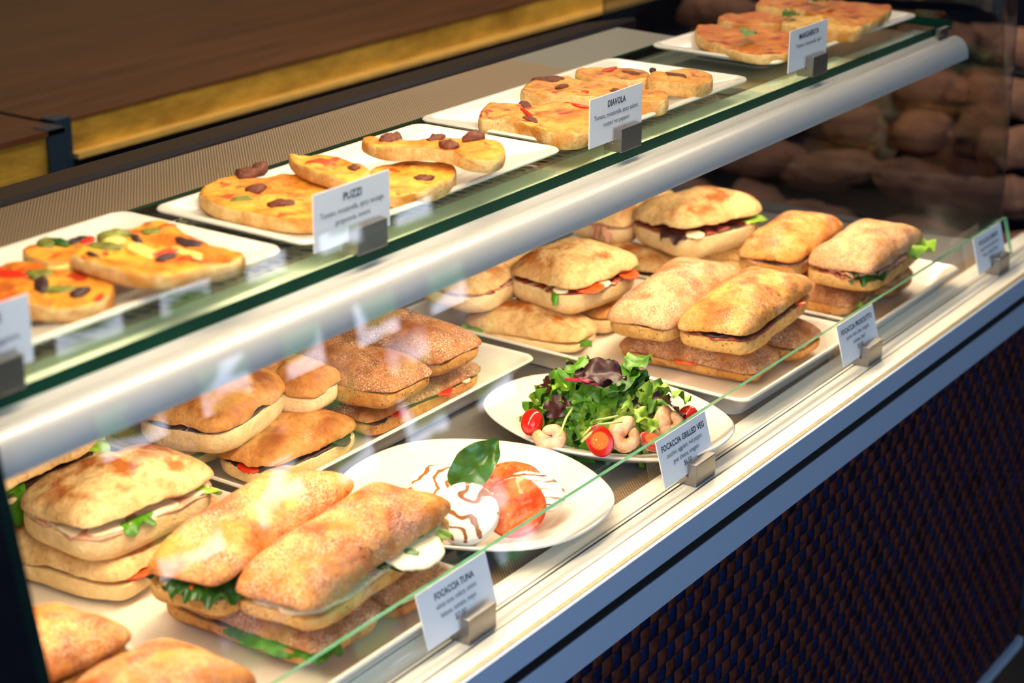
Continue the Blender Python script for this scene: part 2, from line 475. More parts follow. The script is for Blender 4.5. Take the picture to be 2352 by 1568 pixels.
# glass shelf with its aluminium nose rail, flange, perforated sheets
SZ = H - .500
V, F = boxVF(XL - .1, 2.575, 1.000, 1.262, SZ - .012, SZ)
me = mesh('shelf_glass', V, F, [SHELFG, EDGED], False, [0, 0, 1, 1, 1, 1])
cpart(link('shelf_glass', me))
rail = zz((1.045, -.5135), (1.0000, -.5130), (.9940, -.5160), (.9890, -.5165), (.9850, -.5150), (.9800, -.5150), (.9720, -.5180), (.9660, -.5240), (.9620, -.5320), (.9605, -.5400), (.9610, -.5450),
          (.9640, -.5450), (.9700, -.5420), (1.0450, -.5300))
cpart(extrude_x('shelf_rail', rail, XL - .1, 2.545, RAILM, smooth=True))
cpart(box('rail_flange', XL - .1, 2.3, 1.000, 1.054, SZ - .016, SZ - .0125, plain('cream_flange', S(248, 250, 228), .6)))
clip = extrude_x('shelf_clip', zz((.9885, -.5160), (.9985, -.5160), (.9985, -.5135), (.9965, -.5120), (.9965, -.5010), (.9890, -.5010), (.9890, -.5050), (.9930, -.5065), (.9930, -.5140)), 2.505, 2.540, STEEL)
cpart(clip)
cpart(box('shelf_sheet', 2.02, 2.30, 1.062, 1.262, SZ - .018, SZ - .014, GREYS))


def perforated(name, x0, x1, y0, rows, m, z):
    """steel sheet with round holes of two sizes in alternating rows, cut as real openings"""
    V, F = [], []; px2 = .0148; y = y0
    for k in range(rows):
        small = k % 2 == 0; ch = .0088 if small else .0170; rad = (.0029 if small else .0066)
        offx = 0 if small else px2 / 2; ry = rad if small else .0080
        n = int((x1 - x0) / px2)
        for i in range(n):
            cx = x0 + (i + .5) * px2 + offx; cy = y + ch / 2; b0 = len(V); N = 12
            cor = [(cx - px2 / 2, cy - ch / 2), (cx + px2 / 2, cy - ch / 2), (cx + px2 / 2, cy + ch / 2), (cx - px2 / 2, cy + ch / 2)]
            for a in range(N):
                t = 2 * PI * a / N - PI * .75; dx, dy = math.cos(t), math.sin(t)
                V.append((cx + rad * dx, cy + ry * dy, z)); V.append((cx + rad * dx, cy + ry * dy, z - .0012))
            c0 = len(V); V += [(q[0], q[1], z) for q in cor]
            q = N // 4
            for s in range(4):
                for a in range(q):
                    a0 = s * q + a; F.append((c0 + s, b0 + 2 * ((a0 + 1) % N), b0 + 2 * a0))
                F.append((c0 + s, c0 + (s + 1) % 4, b0 + 2 * (((s + 1) * q) % N)))
            for a in range(N):
                F.append((b0 + 2 * a, b0 + 2 * ((a + 1) % N), b0 + 2 * ((a + 1) % N) + 1, b0 + 2 * a + 1))
        y += ch
    return cpart(link(name, mesh(name, V, F, m, False)))


perforated('perforated_shelf_sheet', XL - .1, 2.0, 1.055, 14, PERF, SZ - .0135)
cpart(box('sheet_underside', XL - .1, 2.0, 1.062, 1.262, SZ - .030, SZ - .027, GREYS))
cpart(extrude_x('fine_mesh_vent', zz((1.262, -.503), (1.366, -.5005), (1.366, -.512), (1.262, -.512)), XL - .1, 1.98, FINEM))
cpart(extrude_x('vent_blank', zz((1.262, -.503), (1.366, -.5005), (1.366, -.512), (1.262, -.512)), 1.98, 2.25, GREYS))
cpart(extrude_x('dark_back_ledge', zz((1.366, -.498), (1.370, -.494), (1.455, -.512), (1.46, -.60), (1.366, -.60)), XL - .1, 2.30, DARKB))

# ------------------------------------------------------------------ back counter with walnut top and brass front
bc = empty('back_counter', (3.2, 2.3, 0)); tag(bc, 'long back counter with dark walnut top and brass front, behind the case', 'counter')


def bpart(o, root): o.parent = root; o.matrix_parent_inverse = Matrix.Translation(-Vector(root.location)); return o


bpart(extrude_x('counter_top', zz((2.10, -.664), (3.05, -.664), (3.05, -.700), (2.16, -.700), (2.16, -.6675), (2.10, -.6670)), 1.856, 6.0, WOOD), bc)
bpart(box('brass_front', 1.885, 6.0, 2.104, 2.15, H - .722, H - .6675, BRASS), bc)
bpart(box('counter_side', 1.856, 1.884, 2.12, 3.0, H - 1.5, H - .668, BLACK), bc)  # black colour puts the shadow of this side face into the panel
bpart(box('corner_post', 1.852, 1.884, 2.094, 2.125, H - .80, H - .660, STEELB), bc)
bpart(box('brass_ledge', 1.885, 6.0, 2.085, 2.15, H - .7245, H - .7165, plain('polished_brass_ledge', S(236, 196, 110), .35, .5, .1, 40)), bc)
bpart(box('counter_carcass', 1.90, 6.0, 2.15, 3.0, 0.0, H - .725, NAVY), bc)
b2 = empty('side_cabinet', (1.5, 2.2, 0)); tag(b2, 'low brass fronted cabinet with steel corner post, left of the back counter', 'cabinet')
bpart(box('cabinet_top', .9, 1.822, 2.04, 2.9, H - .664, H - .656, WOOD), b2)
bpart(box('brass_front', .9, 1.79, 2.046, 2.06, H - .74, H - .666, BRASS), b2)
bpart(box('corner_post', 1.79, 1.822, 2.040, 2.07, H - .80, H - .655, STEELB), b2)
bpart(box('carcass', .9, 1.79, 2.06, 2.9, 0.0, H - .667, NAVY), b2)


# ------------------------------------------------------------------ porcelain plates and trays
def rring(hx, hy, rad, z, n=8):
    P = []
    for (sx, sy, a0) in ((1, 1, 0), (-1, 1, 90), (-1, -1, 180), (1, -1, 270)):
        for k in range(n + 1):
            t = math.radians(a0 + 90 * k / n)
            P.append((sx * (hx - rad) + rad * math.cos(t), sy * (hy - rad) + rad * math.sin(t), z))
    return P


def loft(rings, caps=(True, True)):
    n = len(rings[0]); V = [p for r in rings for p in r]; F = []
    for k in range(len(rings) - 1):
        for i in range(n):
            F.append((k * n + i, k * n + (i + 1) % n, (k + 1) * n + (i + 1) % n, (k + 1) * n + i))
    if caps[0]: F.append(tuple(range(n - 1, -1, -1)))
    if caps[1]: F.append(tuple((len(rings) - 1) * n + i for i in range(n)))
    return V, F


def rect_dish(name, hx, hy, h, foot, wall, rim, label, cat, group, loc, rz=0, cr=.014):
    """rectangular dish lofted through foot, flared wall, rolled rim, inner wall and floor"""
    R_ = [rring(hx - foot - .004, hy - foot - .004, cr, 0), rring(hx - foot, hy - foot, cr, .001), rring(hx - foot + .001, hy - foot + .001, cr, .004),
          rring(hx - .006, hy - .006, cr, h - .0055), rring(hx - .001, hy - .001, cr, h - .004), rring(hx, hy, cr, h - .002), rring(hx - .001, hy - .001, cr, h),
          rring(hx - .003, hy - .003, cr, h + .0003), rring(hx - rim, hy - rim, cr, h - .001), rring(hx - rim - .003, hy - rim - .003, cr, h - .003),
          rring(hx - wall, hy - wall, cr, .0055), rring(hx - wall - .004, hy - wall - .004, cr, .0045)]
    V, F = loft(R_)
    o = link(name, mesh(name, V, F, WHITE), None, loc, (0, 0, rz))
    o.data.set_sharp_from_angle(angle=math.radians(50))
    return tag(o, label, cat, group)


PZ = SZ + .0002
UG = 'rectangular white plates on the glass shelf'
for x0, x1, y0, y1, rz, lab in (
        (.745, 1.158, 1.030, 1.230, 0, 'white rectangular plate under the vegetable pizza slices, nearest end of the shelf'),
        (1.178, 1.585, 1.023, 1.213, .0, 'white rectangular plate under the sausage pizza slices, behind the Puzzi card'),
        (1.600, 2.003, 1.026, 1.226, 0, 'white rectangular plate under the salami pizza slices, behind the Diavola card'),
        (2.100, 2.520, 1.035, 1.222, -.03, 'white rectangular plate under the basil pizza slices, far right end of the shelf')):
    rect_dish('rectangular_plate', (x1 - x0) / 2, (y1 - y0) / 2, .0155, .038, .044, .008, lab, 'plate', UG, ((x0 + x1) / 2, (y0 + y1) / 2, PZ), rz)
DZ = H - .8433
LG = 'deep white trays on the lower deck'
for x0, x1, y0, y1, rz, lab in (
        (.765, .968, .895, 1.42, 0, 'deep white tray at the near end, holding the two nearest golden sandwiches'),
        (.985, 1.272, .893, 1.40, 0, 'deep white tray under the tuna sandwiches and the toasted ciabattas with lettuce'),
        (1.288, 1.780, 1.182, 1.50, 0, 'deep white tray behind the oval plates, holding brown floured sandwiches'),
        (1.800, 2.108, .902, 1.42, -.02, 'deep white tray behind the salad, under the prosciutto sandwiches'),
        (2.120, 2.418, .893, 1.42, .0, 'deep white tray at the far right end, under the lettuce sandwich stack')):
    rect_dish('deep_tray', (x1 - x0) / 2, (y1 - y0) / 2, .0335, .024, .022, .005, lab, 'tray', LG, ((x0 + x1) / 2, (y0 + y1) / 2, DZ), rz, cr=.016)


def oval_plate(cx, cy, a, b, label):
    prof = [(.50, 0), (.52, .0015), (.54, .003), (.80, .013), (.97, .0245), (.995, .0265), (1.0, .028), (.99, .0292), (.965, .0285), (.90, .0262), (.72, .0182), (.70, .0172), (.685, .0170), (.66, .0150),
            (.645, .0150), (.60, .0105), (.56, .0082), (.50, .0070), (.25, .0066)]
    N = 72; rings = []
    for k, (r, z) in enumerate(prof):
        lob = .012 if r > .85 else 0
        rings.append([(a * r * (1 + lob * math.cos(6 * t)) * math.cos(t), b * r * (1 + lob * math.cos(6 * t)) * math.sin(t), z) for t in [2 * PI * i / N for i in range(N)]])
    V, F = loft(rings)
    o = link('oval_plate', mesh('oval_plate', V, F, WHITE), None, (cx, cy, DZ))
    return tag(o, label, 'plate', 'oval white plates on the lower deck')


oval_plate(1.682, 1.022, .115, .150, 'oval white plate under the shrimp salad')
oval_plate(1.428, 1.024, .131, .146, 'oval white plate under the tomato and mozzarella slices')


# ------------------------------------------------------------------ sandwiches
def cube_pts(N):
    pts, idx, F = [], {}, []
    def vid(p):
        k = (round(p[0] * N), round(p[1] * N), round(p[2] * N))
        if k not in idx: idx[k] = len(pts); pts.append(p)
        return idx[k]
    lin = [-1 + 2 * i / N for i in range(N + 1)]
    for ax in range(3):
        for s in (-1, 1):
            g = {}
            for i, a in enumerate(lin):
                for j, b in enumerate(lin):
                    p = [0, 0, 0]; p[ax] = s; p[(ax + 1) % 3] = a; p[(ax + 2) % 3] = b
                    g[i, j] = vid(tuple(p))
            for i in range(N):
                for j in range(N):
                    q = (g[i, j], g[i + 1, j], g[i + 1, j + 1], g[i, j + 1]); F.append(q if s > 0 else q[::-1])
    return pts, F


CUBE = cube_pts(20)


def bun(name, L, W, up, dn, n1, n2u, n2d, seed, amp, m, corner=0.0, edge=0.0, crease=0, waist=0.0):
    pts, F = CUBE; V = []; so = Vector((seed * 7.3, seed * 3.1, seed * 1.7))
    rnd = random.Random(seed)
    cr = [(rnd.uniform(-.35, .35), rnd.uniform(-1, 1) * .3, rnd.uniform(.0018, .0035)) for _ in range(crease)]
    for x, y, z in pts:
        x, y, z = [math.tan(q * PI / 4) for q in (x, y, z)]
        n2 = n2u if z > 0 else n2d
        h = (abs(x) ** n1 + abs(y) ** n1) ** (1 / n1)
        r = (h ** n2 + abs(z) ** n2) ** (-1 / n2)
        x, y, z = x * r, y * r, z * r
        k = 1 + corner * (x * x * y * y) - waist * math.cos(x * PI / 2) * .5
        X = x * L / 2 * k; Y = y * W / 2 * k; Z = z * (up if z > 0 else dn)
        p = Vector((X, Y, Z)); nn = mn.noise(p * 22 + so); n3 = mn.noise(p * 60 + so)
        dirv = Vector((x / L, y / W, z / max(up, dn) * .5)).normalized()
        p += dirv * (amp * (nn * 1.0 + n3 * .35))
        for (c0, sl, dp) in cr:
            dd = (x - c0 - sl * y) * L / 2
            p.z -= dp * math.exp(-(dd / .004) ** 2) * (1 if z > 0 else 0)
        if edge:
            e = max(0, h_edge(x, y)); p.z += edge * e * (mn.noise(Vector((X * 30, Y * 30, seed))) + .45 * mn.noise(Vector((X * 110, Y * 110, seed))))
        V.append(p)
    return mesh(name, V, F, m)


def h_edge(x, y): return max(0, (max(abs(x), abs(y)) - .75) / .25)


def plan(t, a, b, n=4):
    c, s = math.cos(t), math.sin(t); r = (abs(c) ** n + abs(s) ** n) ** (-1 / n)
    return a * r * c, b * r * s


def slab(name, a, b, th, m, seed, ruf=.002, out=.04, n=4):
    """thin sheet of filling with a wavy rim"""
    N = 64; rings = []
    for (r, z) in ((.3, 0), (.8, 0), (.96, 0), (1, th * .3), (1, th * .8), (.95, th), (.5, th)):
        ring = []
        for i in range(N):
            t = 2 * PI * i / N; w_ = 1 + out * mn.noise(Vector((math.cos(t) * 2.5, math.sin(t) * 2.5, seed))) * 2
            x, y = plan(t, a * r * (w_ if r > .9 else 1), b * r * (w_ if r > .9 else 1), n)
            zr = ruf * mn.noise(Vector((math.cos(t) * 7, math.sin(t) * 7, seed + 3))) * (r > .7) * 1.6
            ring.append((x, y, z + zr))
        rings.append(ring)
    V, F = loft(rings); return mesh(name, V, F, m)


def frill(name, a, b, t0, t1, m, seed, width=.018, amp=.006, drop=.006, freq=9, n=4, z0=0):
    """ruffled lettuce edge running round part of a sandwich"""
    N = max(12, int(abs(t1 - t0) * 26)); rows = 6; V = []; F = []
    for i in range(N + 1):
        t = t0 + (t1 - t0) * i / N; e = max(0, math.sin(PI * i / N)) ** .5
        for k in range(rows):
            s = k / (rows - 1); ext = -width * .5 + width * s * (1.0 + .5 * mn.noise(Vector((t * 3, seed, 1)))) * (.35 + .65 * e)
            x, y = plan(t, a + ext, b + ext, n)
            ph = t * freq + seed
            z = z0 + amp * s * (math.sin(ph * 2.1) * .6 + mn.noise(Vector((t * freq, seed, s))) * 1.6) - drop * s * s
            x += amp * .5 * s * mn.noise(Vector((t * freq * 1.7, seed + 5, s)))
            y += amp * .5 * s * mn.noise(Vector((t * freq * 1.7, seed + 9, s)))
            V.append((x, y, z))
    for i in range(N):
        for k in range(rows - 1):
            q = i * rows + k; F.append((q, q + rows, q + rows + 1, q + 1))
    n0 = len(V); V += [(x, y, z - .0006) for x, y, z in V[:]]
    F += [tuple(n0 + j for j in f[::-1]) for f in F[:]]
    return mesh(name, V, F, m)


STY = {'cia': (CIA, CIAB), 'ciab': (CIAD, CIAB), 'herb': (HERB, HERBB), 'gold': (GOLD, HERBB), 'flo': (FLO, FLOB), 'rosy': (ROSY, HERBB)}
FRONT, LEFT_ = -PI / 2, PI


def sandwich(seed, cx, cy, L, W, yaw, zb, style, label, group, hb=.024, gap=.005, ht=.030, gape=0, roll=0, fill=(), tilt=(0, 0), shift=(0, 0)):
    ht *= .96; hb *= .98; L *= .985; W *= .97
    t = empty('sandwich', (cx, cy, H + zb), (math.radians(tilt[0]), math.radians(tilt[1]), math.radians(yaw)))
    tag(t, label, 'sandwich', group)
    top_m, bot_m = STY[style]; cia = style.startswith('cia')
    n1 = 4.2 if cia else 6.5; cor = .09 if cia else .05
    link('bottom_bread', bun('bottom_bread', L * .985, W * .985, .003, hb, n1, 6, 3.2, seed, .0022, bot_m, cor * .4, .0012), t, (0, 0, hb))
    g = math.radians(gape); rl = math.radians(roll)
    link('top_bread', bun('top_bread', L, W, ht, .0045, n1, 1.9 if cia else 1.85, 3, seed + 50, .0042 if cia else .0034, top_m, cor, .0048 if cia else .0020,
                          crease=2 if cia else 1, waist=.03), t,
         (shift[0], shift[1], hb + gap + .003 + W / 2 * abs(math.sin(g)) * .8 + L / 2 * abs(math.sin(rl)) * .8), (-g, rl, 0))
    a, b = L / 2, W / 2; z0 = hb + .001
    for k, f in enumerate(fill):
        kind = f[0]; sd = seed * 3 + k; zf = z0 + k * .0016
        if kind == 'ham': link('ham', slab('ham', a * .97, b * .97, .003, HAM, sd, .003, .05), t, (0, 0, zf))
        elif kind == 'pink': link('ham', slab('ham', a * .985, b * .985, .0035, PINKM, sd, .003, .05), t, (0, 0, zf))
        elif kind == 'dark': link('filling', slab('filling', a * .955, b * .955, .004, DARKF, sd, .002, .03), t, (0, 0, zf))
        elif kind == 'cheese': link('cheese', slab('cheese', a * .97, b * .97, .0025, CHEESE, sd, .002, .03), t, (0, 0, zf))
        elif kind == 'tuna': link('tuna_filling', slab('tuna_filling', a * .975, b * .975, .006, TUNA, sd, .003, .03), t, (0, 0, zf))
        elif kind == 'let': link('lettuce', frill('lettuce', a, b, math.radians(f[1]), math.radians(f[2]), f[3], sd, f[4], f[5], f[6]), t, (0, 0, z0 + gap * .6 + .002))
        elif kind in ('tom', 'pep', 'moz', 'egg', 'chs'):
            mm = {'tom': ORANGE, 'pep': RED, 'moz': CHEESE, 'egg': AUB, 'chs': CHEESE}[kind]
            nm = {'tom': 'tomato_piece', 'pep': 'pepper_piece', 'moz': 'mozzarella_piece', 'egg': 'eggplant_piece', 'chs': 'cheese_slice'}[kind]
            x, y = plan(math.radians(f[1]), a * .93, b * .93)
            big = f[2] if len(f) > 2 else .012
            link(nm, slab(nm, big, big * .75, .003, mm, sd, .001, .05, 2), t, (x, y, z0 + gap * .5), (.18 if y < 0 else -.18, 0, math.radians(f[1]) + PI / 2))
    return t


G = lambda s: s
LT = lambda a, b, m=LETT, w_=.018, am=.005, dr=.006: ('let', a, b, m, w_, am, dr)
B1, B2 = -.8388, -.7965
gT, gC, gN = 'sandwiches on the near tray', 'toasted ciabatta sandwiches by the left edge', 'herb focaccia sandwiches behind the tuna card'
gM, gP, gQ, gV = 'pale ciabatta sandwiches in the middle', 'sandwiches behind the prosciutto card', 'sandwiches behind the cubano card', 'sandwiches on the rear tray'
# near tray
sandwich(1, .866, .948, .190, .112, 0, -.80, 'gold', 'golden flour-dusted sandwich in the bottom left corner, nearest to the viewer', gT, ht=.036)
sandwich(2, .862, 1.075, .185, .098, 0, -.80, 'gold', 'golden sandwich behind the nearest one, at the lower left edge', gT, ht=.034)
sandwich(42, .866, .95, .17, .11, 0, B1, 'flo', 'brown sandwich underneath the nearest golden one', gT, hb=.018, ht=.018)
sandwich(43, .864, 1.08, .17, .10, 0, B1, 'flo', 'brown sandwich underneath the second golden one at the left edge', gT, hb=.018, ht=.018)
# toasted ciabattas
sandwich(3, 1.122, 1.222, .168, .122, -5, B2, 'cia', 'toasted ciabatta with brown blisters, cream filling and a torn edge, front of its stack', gC, hb=.034, gap=.007, ht=.034, gape=4,
         fill=[('pink',), ('cheese',), LT(-118, -92, LETT, .016), LT(-52, -40, LETL, .016)])
sandwich(4, 1.115, 1.362, .172, .112, 4, B2, 'cia', 'pale ciabatta with a big lettuce leaf hanging out, cut off by the left edge', gC, hb=.032, gap=.008, ht=.030, gape=3,
         fill=[('dark',), LT(185, 250, LETT, .030, .008, .020), LT(-45, -20, LETL, .022)])
sandwich(5, 1.092, 1.247, .170, .094, 96, B1, 'cia', 'ciabatta with lettuce and red tomato below the toasted one at left', gC, hb=.024, gap=.006, ht=.028,
         fill=[('tom', 170, .018), LT(168, 200, KALE, .018, .006, .008), ('pep', 205, .010)])
sandwich(6, 1.196, 1.255, .165, .090, 92, B1, 'cia', 'ciabatta on the tray beneath the right end of the toasted one', gC, hb=.022, ht=.026, fill=[('pink',)])
# tuna stack
sandwich(7, 1.142, 1.066, .238, .090, 8, B2, 'gold', 'long golden herb focaccia with a thick lettuce ruffle and white cheese, left of the pair', gN, hb=.026, gap=.014, ht=.036, gape=3,
         fill=[('cheese',), ('tuna',), LT(150, 300, KALE, .018, .007, .007), LT(250, 300, LETT, .020, .009, .004), ('tom', 200, .009)])
sandwich(8, 1.172, .982, .240, .098, 5, B2, 'gold', 'long flour-dusted golden focaccia with a cheese slice sticking out, beside the tuna card', gN, hb=.022, gap=.009, ht=.038, gape=2,
         fill=[('tuna',), LT(262, 300, KALE, .015, .004, .004), LT(300, 312, LETL, .019, .006, .008), ('chs', 288, .040)])
sandwich(9, 1.122, 1.033, .190, .108, 91, B1, 'flo', 'brown focaccia with a lettuce leaf lying below the tuna pair', gN, hb=.020, gap=.005, ht=.024, fill=[('dark',), LT(80, 165, LETT, .020, .004, .008)])
sandwich(10, 1.222, 1.022, .180, .090, 90, B1, 'flo', 'brown focaccia at the right underneath the tuna pair', gN, hb=.020, gap=.004, ht=.026, fill=[('cheese',), LT(170, 210, LETL, .015, .003, .003)])
# rear tray
sandwich(11, 1.350, 1.312, .158, .122, 12, B2, 'ciab', 'brown-topped ciabatta with a split crust, upper left on the rear tray', gV, hb=.034, gap=.005, ht=.032, fill=[('dark',)])
sandwich(12, 1.448, 1.305, .130, .074, 95, B2 + .004, 'ciab', 'small dark-toasted ciabatta with a bite-shaped edge, between two bigger ones', gV, hb=.026, gap=.005, ht=.030, fill=[('cheese',)])
sandwich(13, 1.402, 1.255, .155, .092, -2, B1, 'ciab', 'ciabatta with eggplant and red pepper at the front of the rear tray', gV, hb=.024, gap=.006, ht=.026, gape=2,
         fill=[('dark',), ('pep', 195, .014), ('egg', 225, .016), ('egg', 300, .014)])
sandwich(14, 1.345, 1.385, .140, .085, 85, B1, 'ciab', 'half-hidden ciabatta at the left beneath the split-crust one', gV, hb=.022, ht=.024, fill=[('egg', 180, .014)])
sandwich(15, 1.530, 1.300, .235, .098, 91, B2, 'flo', 'brown flour-dusted focaccia on top, left one of the pair on the rear tray', gV, hb=.026, gap=.002, ht=.030, fill=[('dark',)])
sandwich(16, 1.638, 1.305, .230, .104, 88, B2 + .002, 'flo', 'brown flour-dusted focaccia on top, right one of the pair on the rear tray', gV, hb=.026, gap=.003, ht=.030, fill=[('cheese',)])
sandwich(17, 1.605, 1.262, .215, .100, -2, B1, 'flo', 'brown focaccia with red pepper below the pair on the rear tray', gV, hb=.020, gap=.005, ht=.024,
         fill=[('dark',), ('pep', 285, .014), ('pep', 240, .012), ('egg', 222, .016), ('chs', 308, .010)])
sandwich(44, 1.600, 1.385, .215, .100, -2, B1, 'flo', 'brown focaccia at the back underneath the pair on the rear tray', gV, hb=.020, ht=.022)
# middle stack of pale ciabattas
sandwich(18, 1.893, 1.345, .200, .108, 4, B2, 'cia', 'pale ciabatta with ham tucked under the rail, back left of the middle stack', gM, hb=.032, gap=.006, ht=.026, tilt=(4, 0),
         fill=[('ham',), ('pink',), ('moz', 300, .012), LT(310, 330, KALE, .014)])
sandwich(19, 1.942, 1.236, .150, .122, -9, B2, 'cia', 'plump pale ciabatta with prosciutto, mozzarella and arugula, front of the middle stack', gM, hb=.034, gap=.009, ht=.036, gape=2,
         fill=[('ham',), ('tom', 305, .020), ('tom', 245, .020), ('moz', 262, .013), ('moz', 215, .010), LT(205, 215, LETT, .020, .004, .014), LT(250, 262, LETT, .018), LT(318, 345, LETT, .020, .004, .002)])
sandwich(20, 1.882, 1.262, .168, .086, 97, B1, 'cia', 'pale blistered ciabatta on the tray at the front of the middle stack', gM, hb=.016, gap=.004, ht=.030, fill=[LT(150, 185, LETT, .016, .004, .006), LT(20, 60, LETL, .014)])
sandwich(21, 1.975, 1.255, .150, .082, 92, B1, 'ciab', 'pale ciabatta beneath the plump one, at the right of the middle stack', gM, hb=.022, gap=.004, ht=.026)
sandwich(22, 2.180, 1.292, .150, .090, 96, B1, 'cia', 'flat ciabatta with dark greens between the two pale stacks', gM, hb=.014, gap=.007, ht=.026, gape=-4, fill=[('ham',), LT(60, 150, KALE, .015, .004, .003)])
sandwich(23, 2.245, 1.352, .200, .108, 6, B2, 'cia', 'pale ciabatta with red cured meat and shredded ham, at the back under the shelf', gM, hb=.032, gap=.007, ht=.026, tilt=(3, 0),
         fill=[('ham',), ('pink',), LT(180, 215, PINKM, .018, .006, .016)])
sandwich(24, 2.240, 1.222, .168, .128, -16, B2, 'cia', 'large pale ciabatta with bacon and lettuce, back right on top of its stack', gM, hb=.036, gap=.009, ht=.036, gape=4,
         fill=[('dark',), ('ham',), ('moz', 232, .013), LT(300, 330, LETL, .020, .003, .002), LT(190, 225, AUB, .016)])
sandwich(25, 2.300, 1.215, .135, .085, 95, B1, 'cia', 'pale ciabatta underneath the large bacon ciabatta', gM, hb=.022, ht=.026, fill=[('ham',)])
# prosciutto stack
sandwich(26, 1.960, 1.095, .245, .092, 7, B2, 'rosy', 'long flour-dusted focaccia, left of the pair behind the prosciutto card', gP, hb=.026, gap=.003, ht=.038, fill=[('dark',)])
sandwich(27, 1.968, .998, .232, .100, 5, B2, 'herb', 'golden herb focaccia with prosciutto and tomato, right of the pair behind its card', gP, hb=.026, gap=.006, ht=.036, gape=2,
         fill=[('ham',), ('dark',), ('tom', 300, .014)])
sandwich(28, 1.932, 1.043, .192, .084, 95, B1, 'flo', 'brown floured focaccia lying at the front underneath the prosciutto pair', gP, hb=.014, gap=.002, ht=.032, fill=[('tom', 90, .016)])
sandwich(29, 2.025, 1.020, .175, .082, 92, B1, 'flo', 'brown floured focaccia at the right underneath the prosciutto pair', gP, hb=.020, gap=.004, ht=.028)
# cubano stack
sandwich(30, 2.258, 1.082, .200, .094, 6, B2, 'herb', 'herb focaccia with pork filling and wavy cut edge, left of the far right pair', gQ, hb=.022, gap=.006, ht=.034, gape=2, fill=[('pink',), ('dark',)])
sandwich(31, 2.262, .972, .200, .104, 3, B2, 'rosy', 'flour-dusted focaccia with green lettuce bursting out at the right end', gQ, hb=.024, gap=.009, ht=.034, gape=2,
         fill=[('ham',), LT(195, 240, KALE, .016, .006, .006), LT(280, 350, LETL, .046, .010, .002), ('pink',)])
sandwich(32, 2.228, 1.040, .165, .092, 92, B1, 'flo', 'brown floured focaccia lying at the front underneath the lettuce sandwich', gQ, hb=.016, gap=.002, ht=.030, fill=[LT(150, 175, LETL, .013)])
sandwich(33, 2.330, 1.015, .150, .082, 90, B1, 'flo', 'brown floured focaccia at the right underneath the lettuce sandwich', gQ, hb=.018, gap=.003, ht=.028)


# ------------------------------------------------------------------ pizza slices
def pizzam(name, base, cheese, red, brownness):
    m, nt, b = new(name); v = coord(nt)
    c = mixc(nt, rng(nt, noi(nt, v, 26, 4, .6, .4), .38, .62), base, cheese)
    c = mixc(nt, rng(nt, noi(nt, v, 40, 3, .5, .6), .60, .66), c, red)
    c = mixc(nt, mul(nt, rng(nt, noi(nt, v, 34, 5, .6, .3), .56, .68), brownness), c, S(140, 58, 18))
    c = mixc(nt, mul(nt, rng(nt, noi(nt, v, 130, 3), .60, .72), .6), c, S(150, 74, 26))
    nt.links.new(c, b.inputs['Base Color']); b.inputs['Roughness'].default_value = .34
    bump(nt, b, noi(nt, v, 75, 5, .6, .3), .8, .005); return m


PIZ = {'veg': pizzam('vegetable_pizza_top', S(220, 112, 28), S(240, 176, 60), S(200, 54, 14), .7),
       'puz': pizzam('sausage_pizza_top', S(222, 126, 32), S(242, 186, 72), S(206, 72, 18), .7),
       'dia': pizzam('salami_pizza_top', S(212, 124, 44), S(236, 176, 76), S(186, 60, 26), .8),
       'mar': pizzam('basil_pizza_top', S(214, 112, 38), S(232, 150, 58), S(180, 62, 20), .9),
       'cru': bread('pizza_crust_fold', S(232, 176, 96), S(240, 196, 116), S(204, 130, 56), 30, .6, .1, 0, toastz=False)}
CRUMB = bread('pizza_crumb', S(226, 180, 108), S(238, 202, 138), S(200, 128, 48), 24, .52, 0, .35, toastz=False)


def smooth_poly(P, n=5):
    out = []; m = len(P)
    for i in range(m):
        a, b, c, d = [Vector(P[(i + k) % m]) for k in (-1, 0, 1, 2)]
        for j in range(n):
            t = j / n
            out.append(.5 * ((2 * b) + (c - a) * t + (2 * a - 5 * b + 4 * c - d) * t * t + (3 * b - a - 3 * c + d) * t ** 3))
    return out


